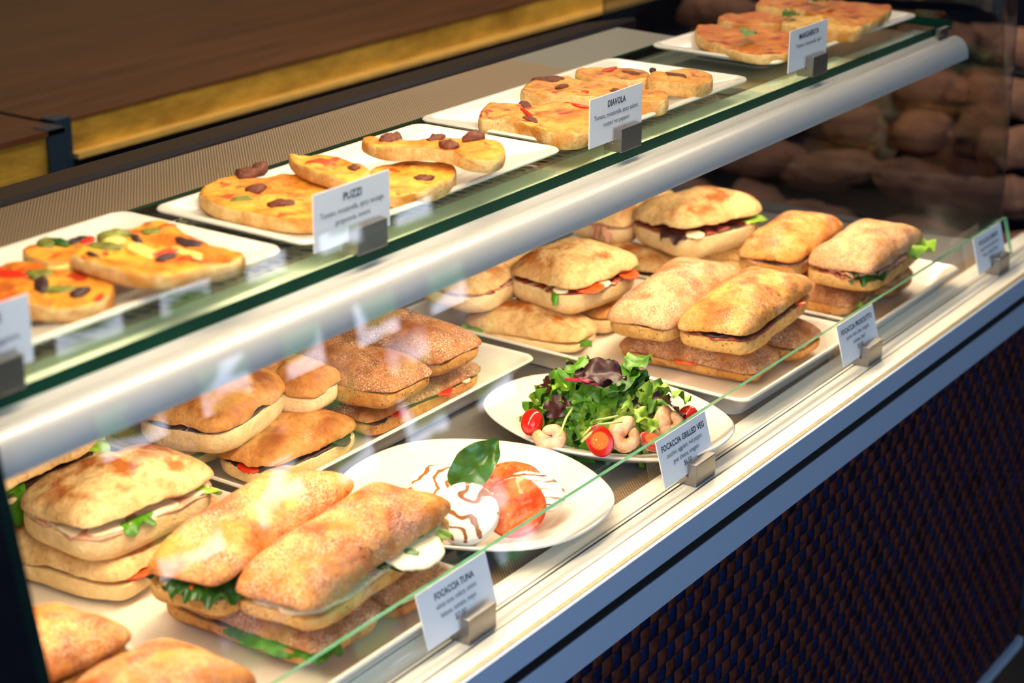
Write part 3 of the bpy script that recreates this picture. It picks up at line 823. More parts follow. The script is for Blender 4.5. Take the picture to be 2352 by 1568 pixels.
def slice_(seed, poly, zt, th, kind, label, group, tops=(), lift=0, amp=.0032):
    th *= .74; zt -= th * .25
    W_ = [px(u, v, zt) for u, v in poly]; c = sum(W_, Vector()) / len(W_)
    P = smooth_poly([(p.x - c.x, p.y - c.y) for p in W_]); rings = []
    for f, z in ((.94, 0), (.985, .002), (1.0, th * .35), (.995, th * .75), (.975, th * .95), (.93, th), (.82, th * .98), (.66, th * .95), (.5, th * .94), (.34, th * .95), (.18, th * .95), (.05, th * .96)):
        ring = []
        for p in P:
            q = p * f; nz = mn.noise(Vector((q.x * 45, q.y * 45, seed))) * amp + mn.noise(Vector((q.x * 130, q.y * 130, seed))) * amp * .5
            e = mn.noise(Vector((q.x * 60, q.y * 60, seed + 9))) * .0012
            zz_ = z + (nz if f < .98 and z > .005 else 0) + lift * (q.x * 3.0) ** 2
            ring.append((q.x * (1 + e * 8), q.y * (1 + e * 8), zz_))
        rings.append(ring)
    n = len(P); V, F = loft(rings); fm = []
    for k in range(len(rings) - 1): fm += [0 if k >= 4 else 1] * n
    fm += [1, 0]
    area2 = sum(P[i].x * P[(i + 1) % n].y - P[(i + 1) % n].x * P[i].y for i in range(n))
    if area2 < 0: F = [f[::-1] for f in F]
    t = link('pizza_slice', mesh('pizza_slice', V, F, [PIZ[kind], CRUMB], True, fm), None, (c.x, c.y, c.z - th))
    t.data.set_sharp_from_angle(angle=math.radians(60))
    tag(t, label, 'pizza slice', group)
    for (nm, m, u, v, a, b, h) in tops:
        p = px(u, v, zt); sd = seed + u * .01
        V2, F2 = [], []; N = 12
        rr = []
        for (f, z) in ((.8, -.003), (1, 0), (.95, h * .6), (.6, h), (.2, h * 1.05)):
            z *= .7
            rr.append([((a * f * (1 + .55 * mn.noise(Vector((math.cos(q) * 2, math.sin(q) * 2, sd))))) * math.cos(q), b * f * (1 + .6 * mn.noise(Vector((math.cos(q) * 2, math.sin(q) * 2, sd + 4)))) * math.sin(q),
                        z + h * .5 * mn.noise(Vector((math.cos(q) * 3, math.sin(q) * 3, sd + f)))) for q in [2 * PI * i / N for i in range(N)]])
        V2, F2 = loft(rr)
        link(nm, mesh(nm, V2, F2, m), t, (p.x - c.x, p.y - c.y, th - .001), (0, 0, sd * 3))
    return t


gm, gd, gz, gv = 'basil pizza slices', 'salami pizza slices', 'sausage pizza slices', 'vegetable pizza slices'
slice_(1, [(1597, 62), (1622, 55), (1660, 60), (1700, 66), (1745, 60), (1805, 72), (1832, 90), (1818, 116), (1790, 122), (1750, 126), (1700, 118), (1650, 105), (1606, 86)], -.472, .019, 'mar',
       'browned basil pizza slice left of the Margherita card', gm)
slice_(2, [(1650, 36), (1680, 29), (1740, 28), (1790, 34), (1812, 44), (1790, 54), (1720, 54), (1662, 48)], -.468, .022, 'mar', 'small browned pizza slice behind the front one on the far plate', gm)
slice_(3, [(1737, 6), (1760, -8), (1830, -12), (1860, -2), (1845, 12), (1815, 18), (1770, 16), (1742, 13)], -.468, .022, 'mar', 'browned pizza slice cut by the top edge of the picture, rearmost on the far plate', gm)
slice_(4, [(1815, 12), (1850, 3), (1900, 0), (1980, 4), (2044, 10), (2040, 26), (2005, 48), (1978, 60), (1955, 60), (1900, 40), (1850, 26)], -.464, .020, 'mar', 'large dark-browned pizza slice at the right end of the far plate', gm, lift=.0)
slice_(5, [(1795, 50), (1830, 34), (1870, 37), (1920, 38), (1955, 42), (1982, 55), (1965, 70), (1900, 68), (1840, 60), (1806, 56)], -.466, .022, 'cru', 'pale folded pizza crust piece behind the Margherita card', gm)
slice_(6, [(1108, 244), (1130, 234), (1200, 240), (1290, 236), (1345, 242), (1372, 262), (1352, 298), (1290, 306), (1245, 296), (1200, 280), (1150, 272), (1100, 270)], -.467, .026, 'dia',
       'thick salami pizza slice with a red pepper strip, left of the Diavola card', gd,
       [('salami', SAUS, 1218, 272, .014, .007, .002), ('pepper_strip', RED, 1210, 258, .028, .003, .002), ('salami', SAUS, 1205, 240, .016, .006, .004), ('pepper_strip', RED, 1330, 243, .02, .004, .003)])
slice_(7, [(1198, 196), (1220, 184), (1275, 174), (1340, 186), (1400, 188), (1470, 202), (1530, 210), (1532, 228), (1495, 232), (1400, 224), (1300, 216), (1205, 210)], -.467, .025, 'dia',
       'long salami pizza slice in the middle of the plate behind the Diavola card', gd,
       [('salami', SAUS, 1262, 183, .018, .009, .006), ('salami', SAUS, 1290, 197, .012, .005, .003), ('salami', SAUS, 1412, 207, .012, .006, .002), ('pepper_strip', RED, 1335, 207, .012, .004, .002)])
slice_(8, [(1322, 160), (1350, 153), (1400, 153), (1450, 155), (1492, 166), (1480, 182), (1420, 180), (1332, 172)], -.467, .024, 'dia', 'thick salami pizza slice at the back left of the Diavola plate', gd,
       [('pepper_strip', RED, 1400, 158, .018, .005, .002), ('salami', SAUS, 1450, 165, .014, .006, .002)])
slice_(9, [(1485, 172), (1520, 162), (1580, 160), (1628, 168), (1636, 180), (1600, 192), (1560, 188), (1500, 184)], -.464, .025, 'dia', 'short salami pizza slice at the back right of the Diavola plate', gd,
       [('salami', SAUS, 1555, 172, .014, .007, .003), ('salami', AUB, 1498, 160, .005, .004, .004)])
slice_(10, [(460, 430), (530, 402), (600, 405), (680, 397), (770, 414), (805, 440), (780, 492), (700, 502), (620, 495), (520, 475), (468, 455)], -.471, .021, 'puz',
       'large sausage pizza slice left of the Puzzi card', gz,
       [('sausage_crumb', SAUS, 572, 402, .013, .011, .010), ('sausage_crumb', SAUS, 596, 393, .008, .008, .012), ('sausage_crumb', SAUS, 588, 434, .011, .009, .006), ('sausage_crumb', SAUS, 650, 468, .013, .008, .006),
        ('sausage_crumb', SAUS, 790, 420, .010, .008, .007), ('onion_piece', ZUC, 560, 455, .013, .008, .002)])
slice_(11, [(662, 352), (690, 352), (730, 352), (790, 364), (832, 376), (850, 397), (800, 412), (740, 397), (680, 374)], -.456, .018, 'puz', 'thin sausage pizza slice leaning behind the Puzzi card', gz,
       [('sausage_crumb', SAUS, 812, 384, .009, .006, .004)])
slice_(12, [(850, 390), (900, 370), (1000, 367), (1045, 380), (1040, 407), (1000, 427), (940, 442), (900, 447), (860, 422)], -.470, .020, 'puz', 'sausage pizza slice right of the Puzzi card, under another slice', gz,
       [('sausage_crumb', SAUS, 972, 408, .010, .007, .004)])
slice_(13, [(830, 320), (860, 314), (930, 320), (1000, 317), (1080, 313), (1150, 325), (1160, 348), (1140, 366), (1080, 362), (1040, 347), (980, 337), (880, 337)], -.450, .019, 'puz',
       'top sausage pizza slice at the back right of the sausage plate', gz,
       [('sausage_crumb', SAUS, 898, 318, .015, .009, .007), ('sausage_crumb', SAUS, 1030, 334, .012, .009, .007), ('sausage_crumb', SAUS, 1088, 318, .013, .008, .010), ('sausage_crumb', SAUS, 1000, 318, .012, .007, .006)])
slice_(14, [(-90, 625), (0, 604), (60, 600), (150, 612), (250, 634), (262, 662), (235, 690), (180, 706), (60, 698), (-70, 690)], -.471, .019, 'veg', 'vegetable pizza slice at the left edge behind the nearest shelf card', gv,
       [('pepper_strip', RED, 20, 628, .022, .008, .003), ('zucchini_slice', ZUC, 88, 628, .013, .011, .003), ('eggplant_piece', AUB, 95, 654, .022, .006, .005), ('eggplant_piece', AUB, 185, 672, .013, .006, .006),
        ('zucchini_slice', ZUC, 140, 664, .014, .008, .003), ('cheese_lump', CREAMP, 145, 612, .012, .008, .004), ('zucchini_slice', ZUC, 62, 684, .011, .006, .002)])
slice_(15, [(165, 575), (250, 543), (300, 522), (350, 500), (388, 505), (440, 540), (500, 562), (558, 578), (555, 596), (480, 614), (400, 628), (300, 626), (220, 604), (176, 590)], -.457, .019, 'veg',
       'large vegetable pizza slice with zucchini and eggplant, top of the nearest plate', gv,
       [('zucchini_slice', ZUC, 240, 565, .016, .010, .004), ('zucchini_slice', ZUC, 262, 545, .015, .008, .010), ('cheese_lump', CREAMP, 262, 555, .010, .008, .006), ('eggplant_piece', AUB, 312, 550, .014, .004, .005),
        ('eggplant_piece', AUB, 215, 588, .016, .004, .003), ('cheese_lump', CREAMP, 320, 573, .026, .009, .004), ('pepper_strip', RED, 375, 580, .022, .005, .003), ('eggplant_piece', AUB, 382, 590, .014, .007, .004),
        ('eggplant_piece', AUB, 432, 556, .016, .009, .003), ('pepper_strip', RED, 380, 520, .010, .006, .003), ('cheese_lump', CREAMP, 430, 582, .020, .008, .003), ('zucchini_slice', ZUC, 350, 530, .012, .009, .003), ('eggplant_piece', AUB, 445, 598, .018, .003, .002)])
slice_(16, [(52, 570), (80, 557), (140, 550), (195, 556), (190, 590), (120, 602), (60, 584)], -.466, .021, 'veg', 'grey-crumbed vegetable pizza slice behind the large one on the nearest plate', gv,
       [('zucchini_slice', ZUC, 105, 560, .016, .008, .005), ('zucchini_slice', KALE, 132, 556, .012, .006, .005), ('eggplant_piece', AUB, 178, 552, .012, .006, .005), ('pepper_strip', RED, 200, 552, .012, .006, .004)])


# ------------------------------------------------------------------ leaves, salad, caprese
def leaf(name, L, W, m, seed, lobes=0, curl=.5, ruf=.12, fold=.25, nx=14, ny=8, pet=.12):
    V, F = [], []; rnd = random.Random(seed)
    for i in range(nx + 1):
        s = i / nx
        wv = (max(0, math.sin(PI * min(1, s * .92 + .06))) ** .75) * (1 if s > pet else .25)
        if lobes: wv *= 1 - .45 * (math.sin(s * lobes * PI) ** 2) * (s > .15)
        for j in range(-ny // 2, ny // 2 + 1):
            q = j / (ny / 2); y = q * W / 2 * wv
            x = s * L + (.18 * L * abs(q) if lobes else 0)
            z = -fold * abs(y) * -1 + ruf * W * abs(q) ** 1.5 * math.sin(s * 17 + seed + (2 if q > 0 else 0)) * .5 + ruf * W * .6 * mn.noise(Vector((x * 90, y * 90, seed)))
            a = curl * s; zz_ = z * math.cos(a) + L * (1 - math.cos(a)) * -.5 * (1 if curl > 0 else -1); xx = x * math.cos(a * .5)
            V.append((xx, y, zz_))
    w_ = ny // 2 * 2 + 1
    for i in range(nx):
        for j in range(w_ - 1):
            q = i * w_ + j; F.append((q, q + w_, q + w_ + 1, q + 1))
    return mesh(name, V, F, m)


SALG = plain('salad_leaf_green', S(74, 124, 24), .42, 0, .55, 70, bmp=1)
SALL = plain('salad_leaf_lime', S(134, 172, 48), .42, 0, .45, 70, bmp=1)
BASIL = plain('basil_green', S(58, 106, 24), .32, 0, .3, 45, bmp=1.0)
BASL = plain('basil_light', S(120, 150, 70), .4, 0, .4, 55, bmp=.8)
PALEL = plain('salad_leaf_pale', S(222, 222, 150), .3, 0, .2, 60, bmp=.6)
kinds = []
for k in range(5):
    kinds.append(leaf('salad_leaf', .062 + .005 * k, .030, SALG, k, 0, .9, .30, .2))
    kinds.append(leaf('salad_leaf', .050, .030, SALG, k + 10, 0, 1.1, .55, .2, nx=26))
    kinds.append(leaf('salad_leaf', .055, .024, KALE, k + 20, 3, .8, .30, .3, nx=22))
    kinds.append(leaf('salad_leaf', .055, .030, SALL, k + 30, 0, .9, .40, .2))
kp = [leaf('salad_leaf', .055, .034, PURP, 41, 0, .8, .25, .3), leaf('salad_leaf', .045, .03, PURP, 42, 0, .9, .3, .2)]
sx, sy, sz = 1.672, 1.025, DZ + .008
salad = empty('mixed_salad', (sx, sy, sz)); tag(salad, 'heaped mixed leaf salad with green, lime and purple leaves on an oval plate', 'salad')
rnd = random.Random(5)


def put_leaf(me, th, el, rr, spin, pitch, sc_=1.0):
    ex, ey, ez = .070, .088, .078
    p = Vector((ex * rr * math.cos(el) * math.cos(th), ey * rr * math.cos(el) * math.sin(th), ez * rr * math.sin(el) + .004))
    n = Vector((math.cos(el) * math.cos(th) / ex, math.cos(el) * math.sin(th) / ey, math.sin(el) / ez)).normalized()
    t = n.orthogonal().normalized(); t = (Matrix.Rotation(spin, 3, n) @ t)
    x = (t + n * pitch).normalized(); y = n.cross(x).normalized(); z = x.cross(y)
    o = link('leaf', me, salad); m4 = Matrix((x, y, z)).transposed().to_4x4(); m4.translation = p - x * .03
    o.matrix_local = Matrix.Translation(m4.translation) @ m4.to_3x3().to_4x4() @ Matrix.Scale(sc_, 4)
    return o


for k in range(150):
    th = rnd.uniform(0, 2 * PI); el = math.asin(min(1, rnd.uniform(.0, 1)))
    put_leaf(rnd.choice(kinds), th, el, rnd.uniform(.62, 1.0), rnd.uniform(0, 2 * PI), rnd.uniform(-.2, .2), rnd.uniform(.95, 1.35))
rk = random.Random(21)
for k in range(16):
    put_leaf(kinds[rk.choice((0, 1, 3, 4, 5, 7, 8, 9, 12, 11))], rk.uniform(3.0, 4.6), rk.uniform(.12, .8), 1.0, rk.uniform(0, 6.28), rk.uniform(-.1, .15), rk.uniform(.8, 1.1))
for k in range(7):
    put_leaf(rnd.choice(kp), rnd.uniform(0, 2 * PI), rnd.uniform(.5, 1.3), .98, rnd.uniform(0, 6), .15, .9)


def put_at(me, u, v, z, yaw, pitch, rollq, name='leaf', parent=None, sc_=1):
    p = px(u, v, z)
    o = link(name, me, parent, None, None)
    o.location = p - (Vector(parent.location) if parent else Vector())
    o.rotation_euler = (rollq, pitch, yaw); o.scale = (sc_,) * 3; return o


put_at(kp[0], 1440, 868, -.748, 2.0, -.1, -.5, 'leaf', salad, 1.15)
put_at(kp[0], 1440, 862, -.745, 2.5, -.2, -.3, 'leaf', salad, 1.0)
put_at(kp[1], 1500, 905, -.757, -.9, .5, -.2, 'leaf', salad, 1.1)
for u, v, z, yw, pt, k in ((1400, 838, -.750, 2.6, -.2, 0), (1450, 850, -.750, .3, -.1, 4), 
                           (1430, 930, -.760, -1.2, .4, 3), (1500, 890, -.757, -.6, .25, 3)):
    put_at(kinds[k], u, v, z, yw, pt, 0, 'leaf', salad, 1.0)


def tube(name, pts, r0, r1, m, N=8):
    rings = []; n = len(pts)
    for i, p in enumerate(pts):
        a = Vector(pts[max(0, i - 1)]); b = Vector(pts[min(n - 1, i + 1)]); t = (b - a).normalized()
        u = t.orthogonal().normalized(); v = t.cross(u); r = r0 + (r1 - r0) * i / (n - 1)
        rings.append([Vector(p) + u * (r * math.cos(q)) + v * (r * math.sin(q)) for q in [2 * PI * k / N for k in range(N)]])
    V, F = loft(rings); return mesh(name, V, F, m)


P0 = px(1298, 872, -.755) - salad.location; P1 = px(1378, 882, -.752) - salad.location
link('stem', tube('stem', [P0, (P0 + P1) / 2 + Vector((0, 0, .002)), P1], .0018, .003, STEM), salad)
for (a, b, c) in (((1340, 1000), (1370, 965), (1420, 955)), ((1335, 1015), (1375, 975), (1430, 968)), ((1320, 930), (1300, 960), (1285, 1000))):
    q = [px(*a, -.79) - salad.location, px(*b, -.772) - salad.location, px(*c, -.768) - salad.location]
    q = [q[0], (q[0] + q[1]) / 2, q[1], (q[1] + q[2]) / 2, q[2]]
    link('stem', tube('stem', q, .0016, .0012, PALEST), salad)


def facing(p):          # rotation whose local z looks at the viewer's side
    d = (Vector((0, 0, H)) - Vector(p)).normalized(); return d


def frame(n, spin=0):
    n = Vector(n).normalized(); x = Vector((0, 0, 1)).cross(n).normalized(); y = n.cross(x)
    m = Matrix((x, y, n)).transposed(); return (m @ Matrix.Rotation(spin, 3, 'Z')).to_euler()


def shrimpm():
    m, nt, b = new('cooked_shrimp'); v = coord(nt)
    c = mixc(nt, rng(nt, noi(nt, v, 60, 4), .35, .65), S(236, 160, 104), S(246, 204, 164))
    c = mixc(nt, rng(nt, vor(nt, v, 260), .05, .16, .8, 0), c, S(150, 70, 30))
    nt.links.new(c, b.inputs['Base Color']); b.inputs['Roughness'].default_value = .3; bump(nt, b, noi(nt, v, 160, 3), .4); return m


SHR = shrimpm()


def shrimp(u, v, z, R0, spin, label, off=.016):
    N = 16; rings = []; K = 30
    for i in range(K + 1):
        s = i / K; a = s * math.radians(368); r = .0112 * (1 - .58 * s) * (math.sin(min(1, s * 9 + .35) * PI / 2)) * (1 + .10 * abs(math.sin(s * 19)))
        if s > .97: r *= .5
        Rr = R0 * (1 - .22 * s); c = Vector((Rr * math.cos(a), Rr * math.sin(a), .004 * s)); rad = Vector((math.cos(a), math.sin(a), 0))
        rings.append([c + rad * (r * math.cos(q)) + Vector((0, 0, r * .95 * math.sin(q))) for q in [2 * PI * k / N for k in range(N)]])
    V, F = loft(rings); p = px(u, v, z); p += facing(p) * off; d = facing(p)
    o = link('shrimp', mesh('shrimp', V, F, SHR), None, p, frame(d, spin)); return tag(o, label, 'shrimp', 'curled shrimps on the salad')


shrimp(1437, 1002, -.800, .0112, .9, 'curled shrimp with a round hole in the middle, beside the halved tomato')
shrimp(1541, 972, -.797, .0100, 1.6, 'curled shrimp at the right of the salad above the card')
shrimp(1266, 1003, -.806, .0095, 2.6, 'shrimp half under the leaves at the left front of the salad', -.004)


def tomm():
    m, nt, b = new('cherry_tomato_cut'); v = coord(nt, False)
    tc = nd(nt, 'ShaderNodeTexCoord'); ln = nd(nt, 'ShaderNodeVectorMath', operation='LENGTH'); nt.links.new(tc.outputs['Object'], ln.inputs[0])
    c = mixc(nt, rng(nt, ln.outputs['Value'], .0085, .0105), S(236, 120, 50), S(200, 30, 12))
    c = mixc(nt, mul(nt, rng(nt, vor(nt, v, 260), .2, .35, 1, 0), rng(nt, ln.outputs['Value'], .004, .009, 1, 0)), c, S(250, 200, 110))
    nt.links.new(c, b.inputs['Base Color']); b.inputs['Roughness'].default_value = .15; return m


TCUT = tomm(); TSKIN = plain('tomato_skin', S(196, 26, 12), .12, 0, .1, 30, coat=.5)


def half_tomato(u, v, z, r, nrm, label, el=1.25):
    N = 28; rings = [[(r * f * math.cos(q), r * f * el * math.sin(q), .0004) for q in [2 * PI * k / N for k in range(N)]] for f in (.05, .5, .9)]
    for a in (0, 8, 25, 45, 65, 85):
        f, zz_ = math.cos(math.radians(a)), -r * math.sin(math.radians(a))
        rings.append([(r * f * math.cos(q), r * f * el * math.sin(q), zz_) for q in [2 * PI * k / N for k in range(N)]])
    V, F = loft(rings); n = N; fm = []
    for k in range(len(rings) - 1): fm += [0 if k < 2 else 1] * n
    fm += [0, 1]; F = [f[::-1] for f in F]
    p = px(u, v, z); p += facing(p) * .014
    o = link('cherry_tomato_half', mesh('cherry_tomato_half', V, F, [TCUT, TSKIN], True, fm), None, p, frame(nrm, .5))
    return tag(o, label, 'tomato', 'cherry tomato halves on the salad')


p = px(1377, 1016, -.80); d = facing(p)
half_tomato(1377, 1012, -.800, .0145, d + Vector((-.25, 0, .1)), 'halved cherry tomato showing its cut face at the front of the salad', 1.25)
half_tomato(1221, 970, -.802, .0125, Vector((.4, .6, -.5)), 'cherry tomato half showing red skin at the left of the salad')
half_tomato(1500, 1010, -.805, .0125, Vector((-.1, -.4, 1)), 'cherry tomato half behind the top left of the grilled vegetable card')
half_tomato(1578, 962, -.80, .0125, Vector((.5, .5, -.4)), 'cherry tomato half at the right edge of the salad')


def mozm():
    m, nt, b = new('mozzarella_with_balsamic'); v = coord(nt)
    wv = nd(nt, 'ShaderNodeTexWave'); wv.inputs['Scale'].default_value = 17; wv.inputs['Distortion'].default_value = 16; wv.inputs['Detail'].default_value = 3; wv.inputs['Detail Scale'].default_value = 1.0
    nt.links.new(v, wv.inputs['Vector'])
    c = mixc(nt, rng(nt, wv.outputs['Fac'], .74, .90), S(250, 246, 232), S(150, 92, 36))
    c = mixc(nt, rng(nt, noi(nt, v, 60, 3), .66, .72), c, S(110, 62, 20))
    nt.links.new(c, b.inputs['Base Color']); b.inputs['Roughness'].default_value = .22; bump(nt, b, noi(nt, v, 70, 3), .3); return m


def tomslm():
    m, nt, b = new('tomato_slice_flesh'); v = coord(nt)
    c = mixc(nt, rng(nt, noi(nt, v, 45, 4, .6, .6), .38, .6), S(226, 66, 26), S(244, 120, 62))
    c = mixc(nt, rng(nt, noi(nt, v, 70, 3, .5, 1.0), .60, .66), c, S(250, 170, 120))
    c = mixc(nt, rng(nt, noi(nt, v, 55, 3, .5, 1.0), .64, .70), c, S(160, 34, 10))
    nt.links.new(c, b.inputs['Base Color']); b.inputs['Roughness'].default_value = .15; bump(nt, b, noi(nt, v, 90, 3), .6); return m


MOZ, TSL = mozm(), tomslm()


def disc(name, u, v, z, r, th, nrm, m, em, label, cat, group, spin=0, el=1.0, amp=.05):
    N = 44; rings = []
    for f, h in ((.05, th), (.5, th), (.85, th * .97), (.97, th * .85), (1, th * .5), (.97, th * .1), (.85, 0), (.3, 0)):
        rings.append([(r * f * (1 + amp * mn.noise(Vector((math.cos(q) * 1.3, math.sin(q) * 1.3, spin)))) * math.cos(q), el * r * f * (1 + amp * mn.noise(Vector((math.cos(q) * 1.3, math.sin(q) * 1.3, spin)))) * math.sin(q),
                       h - th / 2 + .0006 * mn.noise(Vector((math.cos(q) * f * 5, math.sin(q) * f * 5, spin)))) for q in [2 * PI * k / N for k in range(N)]])
    V, F = loft(rings); F = [f[::-1] for f in F]; fm = []
    for k in range(len(rings) - 1): fm += [0 if k < 3 else 1] * N
    fm += [0, 1]
    o = link(name, mesh(name, V, F, [m, em], True, fm), None, px(u, v, z), frame(nrm, spin))
    return tag(o, label, cat, group)


gt, gq = 'tomato slices on the oval plate', 'mozzarella slices on the oval plate'
TE = plain('tomato_slice_skin', S(222, 70, 34), .15, 0, .1, 50); ME = plain('mozzarella_side', S(246, 240, 222), .3, 0, .03, 60)
disc('tomato_slice', 1183, 1164, -.795, .032, .010, (-.62, -.35, .72), TSL, TE, 'big tomato slice leaning in front, between two mozzarella slices', 'tomato slice', gt, .4)
disc('tomato_slice', 1175, 1105, -.800, .031, .008, (-.2, -.1, 1), TSL, TE, 'tomato slice lying behind the basil leaf', 'tomato slice', gt, 1.4)
disc('tomato_slice', 990, 1152, -.806, .032, .008, (-.1, -.1, 1), TSL, TE, 'dark red tomato slice at the left under the mozzarella', 'tomato slice', gt, 2.4)
disc('mozzarella_slice', 1072, 1180, -.793, .033, .013, (-.55, -.42, .75), MOZ, ME, 'large white mozzarella slice with balsamic drizzle in front', 'mozzarella', gq, .7, .97)
disc('mozzarella_slice', 1008, 1112, -.798, .030, .008, (-.1, -.25, 1), MOZ, ME, 'mozzarella slice soaked in balsamic at the back left', 'mozzarella', gq, 2.0)
disc('mozzarella_slice', 1232, 1128, -.802, .031, .011, (.05, -.3, 1), MOZ, ME, 'white mozzarella slice with drizzle at the right, behind the big tomato slice', 'mozzarella', gq, 1.2)
bl = leaf('basil_leaf', .072, .040, BASIL, 3, 0, .6, .22, .5, nx=20, pet=.0)
p0 = px(1040, 1125, -.785); p1 = px(1135, 1020, -.735); xd = (p1 - p0).normalized(); nrm = (facing(p0) + Vector((0, 0, .15))); y = nrm.cross(xd).normalized(); z_ = xd.cross(y)
m4 = Matrix((xd, y, z_)).transposed().to_4x4(); m4.translation = p0
o = link('basil_leaf', bl); o.matrix_world = m4; tag(o, 'large green basil leaf standing up on the tomato and mozzarella plate', 'basil leaf')
for u, v, z, yw, L_, m_, lab in ((1712, 84, -.4625, .35, .050, BASL, 'wilted basil leaf on the front slice left of the Margherita card'), (1800, 37, -.462, -.2, .03, BASIL, 'small basil leaf between the slices behind the Margherita card'),
                                 (1868, 4, -.455, -.12, .050, BASIL, 'basil leaf on the rear slice at the top edge')):
    p = px(u, v, z); o = link('basil_leaf', leaf('basil_leaf', L_, .022, m_, int(u), 0, .5, .22, .4, pet=0), None, p, (.15, 0, yw)); tag(o, lab, 'basil leaf', 'basil leaves on the pizza')


# ------------------------------------------------------------------ price cards
def text_mesh(s, width, height, bold=0.0):
    c = bpy.data.curves.new('text', 'FONT'); c.body = s; c.size = 1; c.extrude = .0; c.offset = bold; c.resolution_u = 2
    o = bpy.data.objects.new('text', c); COL.objects.link(o)
    bpy.context.view_layer.update()
    me = bpy.data.meshes.new_from_object(o.evaluated_get(bpy.context.evaluated_depsgraph_get()))
    bpy.data.objects.remove(o); bpy.data.curves.remove(c)
    xs = [v.co.x for v in me.vertices]; x0, x1 = min(xs), max(xs)
    for v in me.vertices:
        v.co.x = (v.co.x - (x0 + x1) / 2) * width / (x1 - x0); v.co.y = v.co.y * height / .72; v.co.z = 0
    me.materials.clear(); me.materials.append(INK); return me


SLEEVE = pane('clear_sleeve', (.97, .97, .97, 1), 1.3)


def price_card(x, y, zbase, lines, lean, label, yaw=0, cw=.105, ch=.052):
    t = empty('price_card', (x, y, zbase), (0, 0, yaw)); tag(t, label, 'price card', 'price cards in steel holders')
    # steel holder: taller front block, lower back step with a slot
    P = [(-.012, 0), (.010, 0), (.010, .0105), (-.001, .0105), (-.001, .009), (-.0022, .009), (-.0022, .0255), (-.012, .0255)]
    V = [(-.021, a, b) for a, b in P] + [(.021, a, b) for a, b in P]; n = len(P)
    F = [(i, i + n, (i + 1) % n + n, (i + 1) % n) for i in range(n)] + [tuple(range(n)), tuple(range(2 * n - 1, n - 1, -1))]
    hb_ = link('holder', mesh('holder', V, F, STEEL, False), t)
    bv = hb_.modifiers.new('bevel', 'BEVEL'); bv.width = .0006; bv.segments = 2
    cd = empty('card', (-.012, .0015, .0105), (-lean, 0, 0)); cd.parent = t
    cdm = link('card', None and None or mesh('card', *boxVF(-cw / 2, cw / 2, -.0006, .0006, 0, ch), CARDM, False), t, (-.012, .0012, .0112), (-lean, 0, 0))
    bpy.data.objects.remove(cd)
    for (s, wf, hf, zf, bo) in lines:
        me = text_mesh(s, wf * cw, hf * ch, bo)
        link('lettering', me, cdm, (0, -.0009, zf * ch), (PI / 2, 0, 0))
    return t


CZ = H - .8385
ln = .27
price_card(1.219, .878, CZ, [('FOCACCIA TUNA', .56, .125, .72, .022), ('white tuna, celery, onion,', .58, .10, .55, 0), ('lettuce, tomato, mayo', .50, .10, .38, 0), ('$7.00', .15, .11, .21, 0)], ln, 'Focaccia Tuna price card, lowest and nearest on the cream ledge')
price_card(1.632, .878, CZ, [('FOCACCIA GRILLED VEG', .86, .125, .72, .022), ('zucchini, eggplant, red pepper,', .72, .10, .55, 0), ('goat cheese, oregano', .52, .10, .38, 0), ('$6.50', .15, .11, .21, 0)], ln, 'Focaccia Grilled Veg price card in front of the salad plate')
price_card(2.068, .878, CZ, [('FOCACCIA PROSCIUTTO', .84, .125, .72, .022), ('parma ham, brie, arugula,', .62, .10, .55, 0), ('tomato, basil', .32, .10, .38, 0), ('$9.00', .15, .11, .21, 0)], ln, 'Focaccia Prosciutto price card on the cream ledge')
price_card(2.512, .878, CZ, [('FOCACCIA CUBANO', .68, .125, .72, .022), ('roast pork, ham, pickled onion,', .68, .10, .55, 0), ('lettuce, tomato, fontina', .54, .10, .38, 0), ('$8.00', .15, .11, .21, 0)], ln, 'Focaccia Cubano price card at the far right end of the ledge')
UZ = SZ + .0002
price_card(1.672, 1.006, UZ, [('DIAVOLA', .34, .135, .74, .022), ('Tomato, mozzarella, spicy salami,', .84, .10, .54, 0), ('roasted red peppers', .50, .10, .36, 0)], .0, 'Diavola card on the glass shelf')
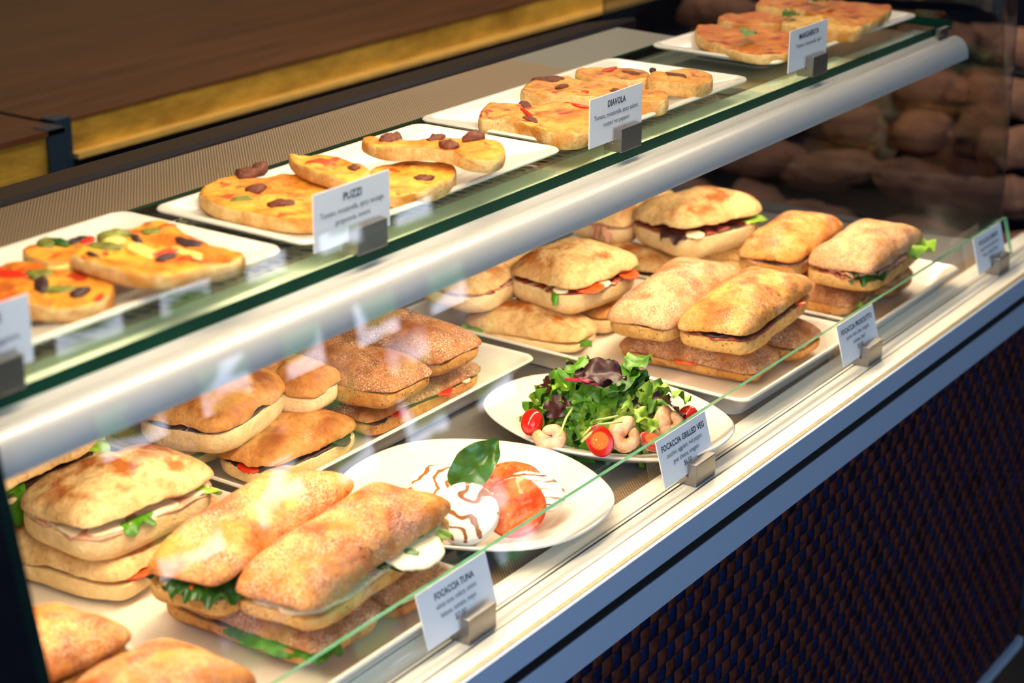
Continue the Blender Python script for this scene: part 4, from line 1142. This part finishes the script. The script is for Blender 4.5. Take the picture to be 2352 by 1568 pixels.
price_card(1.232, 1.006, UZ, [('PUZZI', .24, .135, .74, .022), ('Tomato, mozzarella, spicy sausage,', .84, .10, .54, 0), ('gorgonzola, onions', .46, .10, .36, 0)], .0, 'Puzzi card on the glass shelf')
price_card(2.128, 1.006, UZ, [('MARGHERITA', .52, .135, .74, .022), ('Tomato, mozzarella, basil', .66, .10, .54, 0)], .0, 'Margherita card on the glass shelf, highest in the picture')
price_card(.812, 1.006, UZ, [('MELANZANE', .50, .135, .74, .022), ('Tomato, mozzarella, eggplant,', .80, .10, .42, 0), ('roasted zucchini', .70, .10, .24, 0)], .0, 'card cut off by the left edge of the picture, on the glass shelf')

# ------------------------------------------------------------------ loaves added beyond the end glass to imitate bread reflections in it
stand = empty('reflection_stand', (3.6, 1.5, 0)); tag(stand, 'added dark low stand holding loaves that imitate reflections in the end glass', 'stand')
bpart(box('stand_top', 2.95, 4.2, .70, 2.03, H - 1.10, H - 1.06, NAVY), stand)
bpart(box('stand_body', 3.0, 4.15, .75, 2.0, 0, H - 1.10, WALLD), stand)
rnd = random.Random(11)
lm = [bun('reflection_loaf', .20, .115, .042, .030, 2.4, 2.2, 2.4, 70 + k, .012, LOAFD) for k in range(3)]
k = 0
for row in range(5):
    for i in range(6):
        x = 3.12 + .115 * row + rnd.uniform(-.02, .02); y = .92 + .045 * row + i * .165 + rnd.uniform(-.02, .02)
        o = link('reflection_loaf', lm[k % 3], None, (x, y, H - 1.012 + .068 * row), (rnd.uniform(-.25, .25), rnd.uniform(-.2, .2), rnd.uniform(.4, 1.9))); k += 1
        tag(o, 'dim brown loaf standing in for a reflection in the end glass, %s step, %s from the right' % (('lowest', 'second', 'middle', 'fourth', 'highest')[row], ('first', 'second', 'third', 'fourth', 'fifth', 'sixth')[i]), 'bread', 'heaped loaves standing in for end glass reflections')
for row in range(1, 5):
    bpart(box('stand_step', 3.05 + .115 * row, 3.18 + .115 * row, .80, 2.0, H - 1.06, H - 1.062 + .068 * row, NAVY), stand)
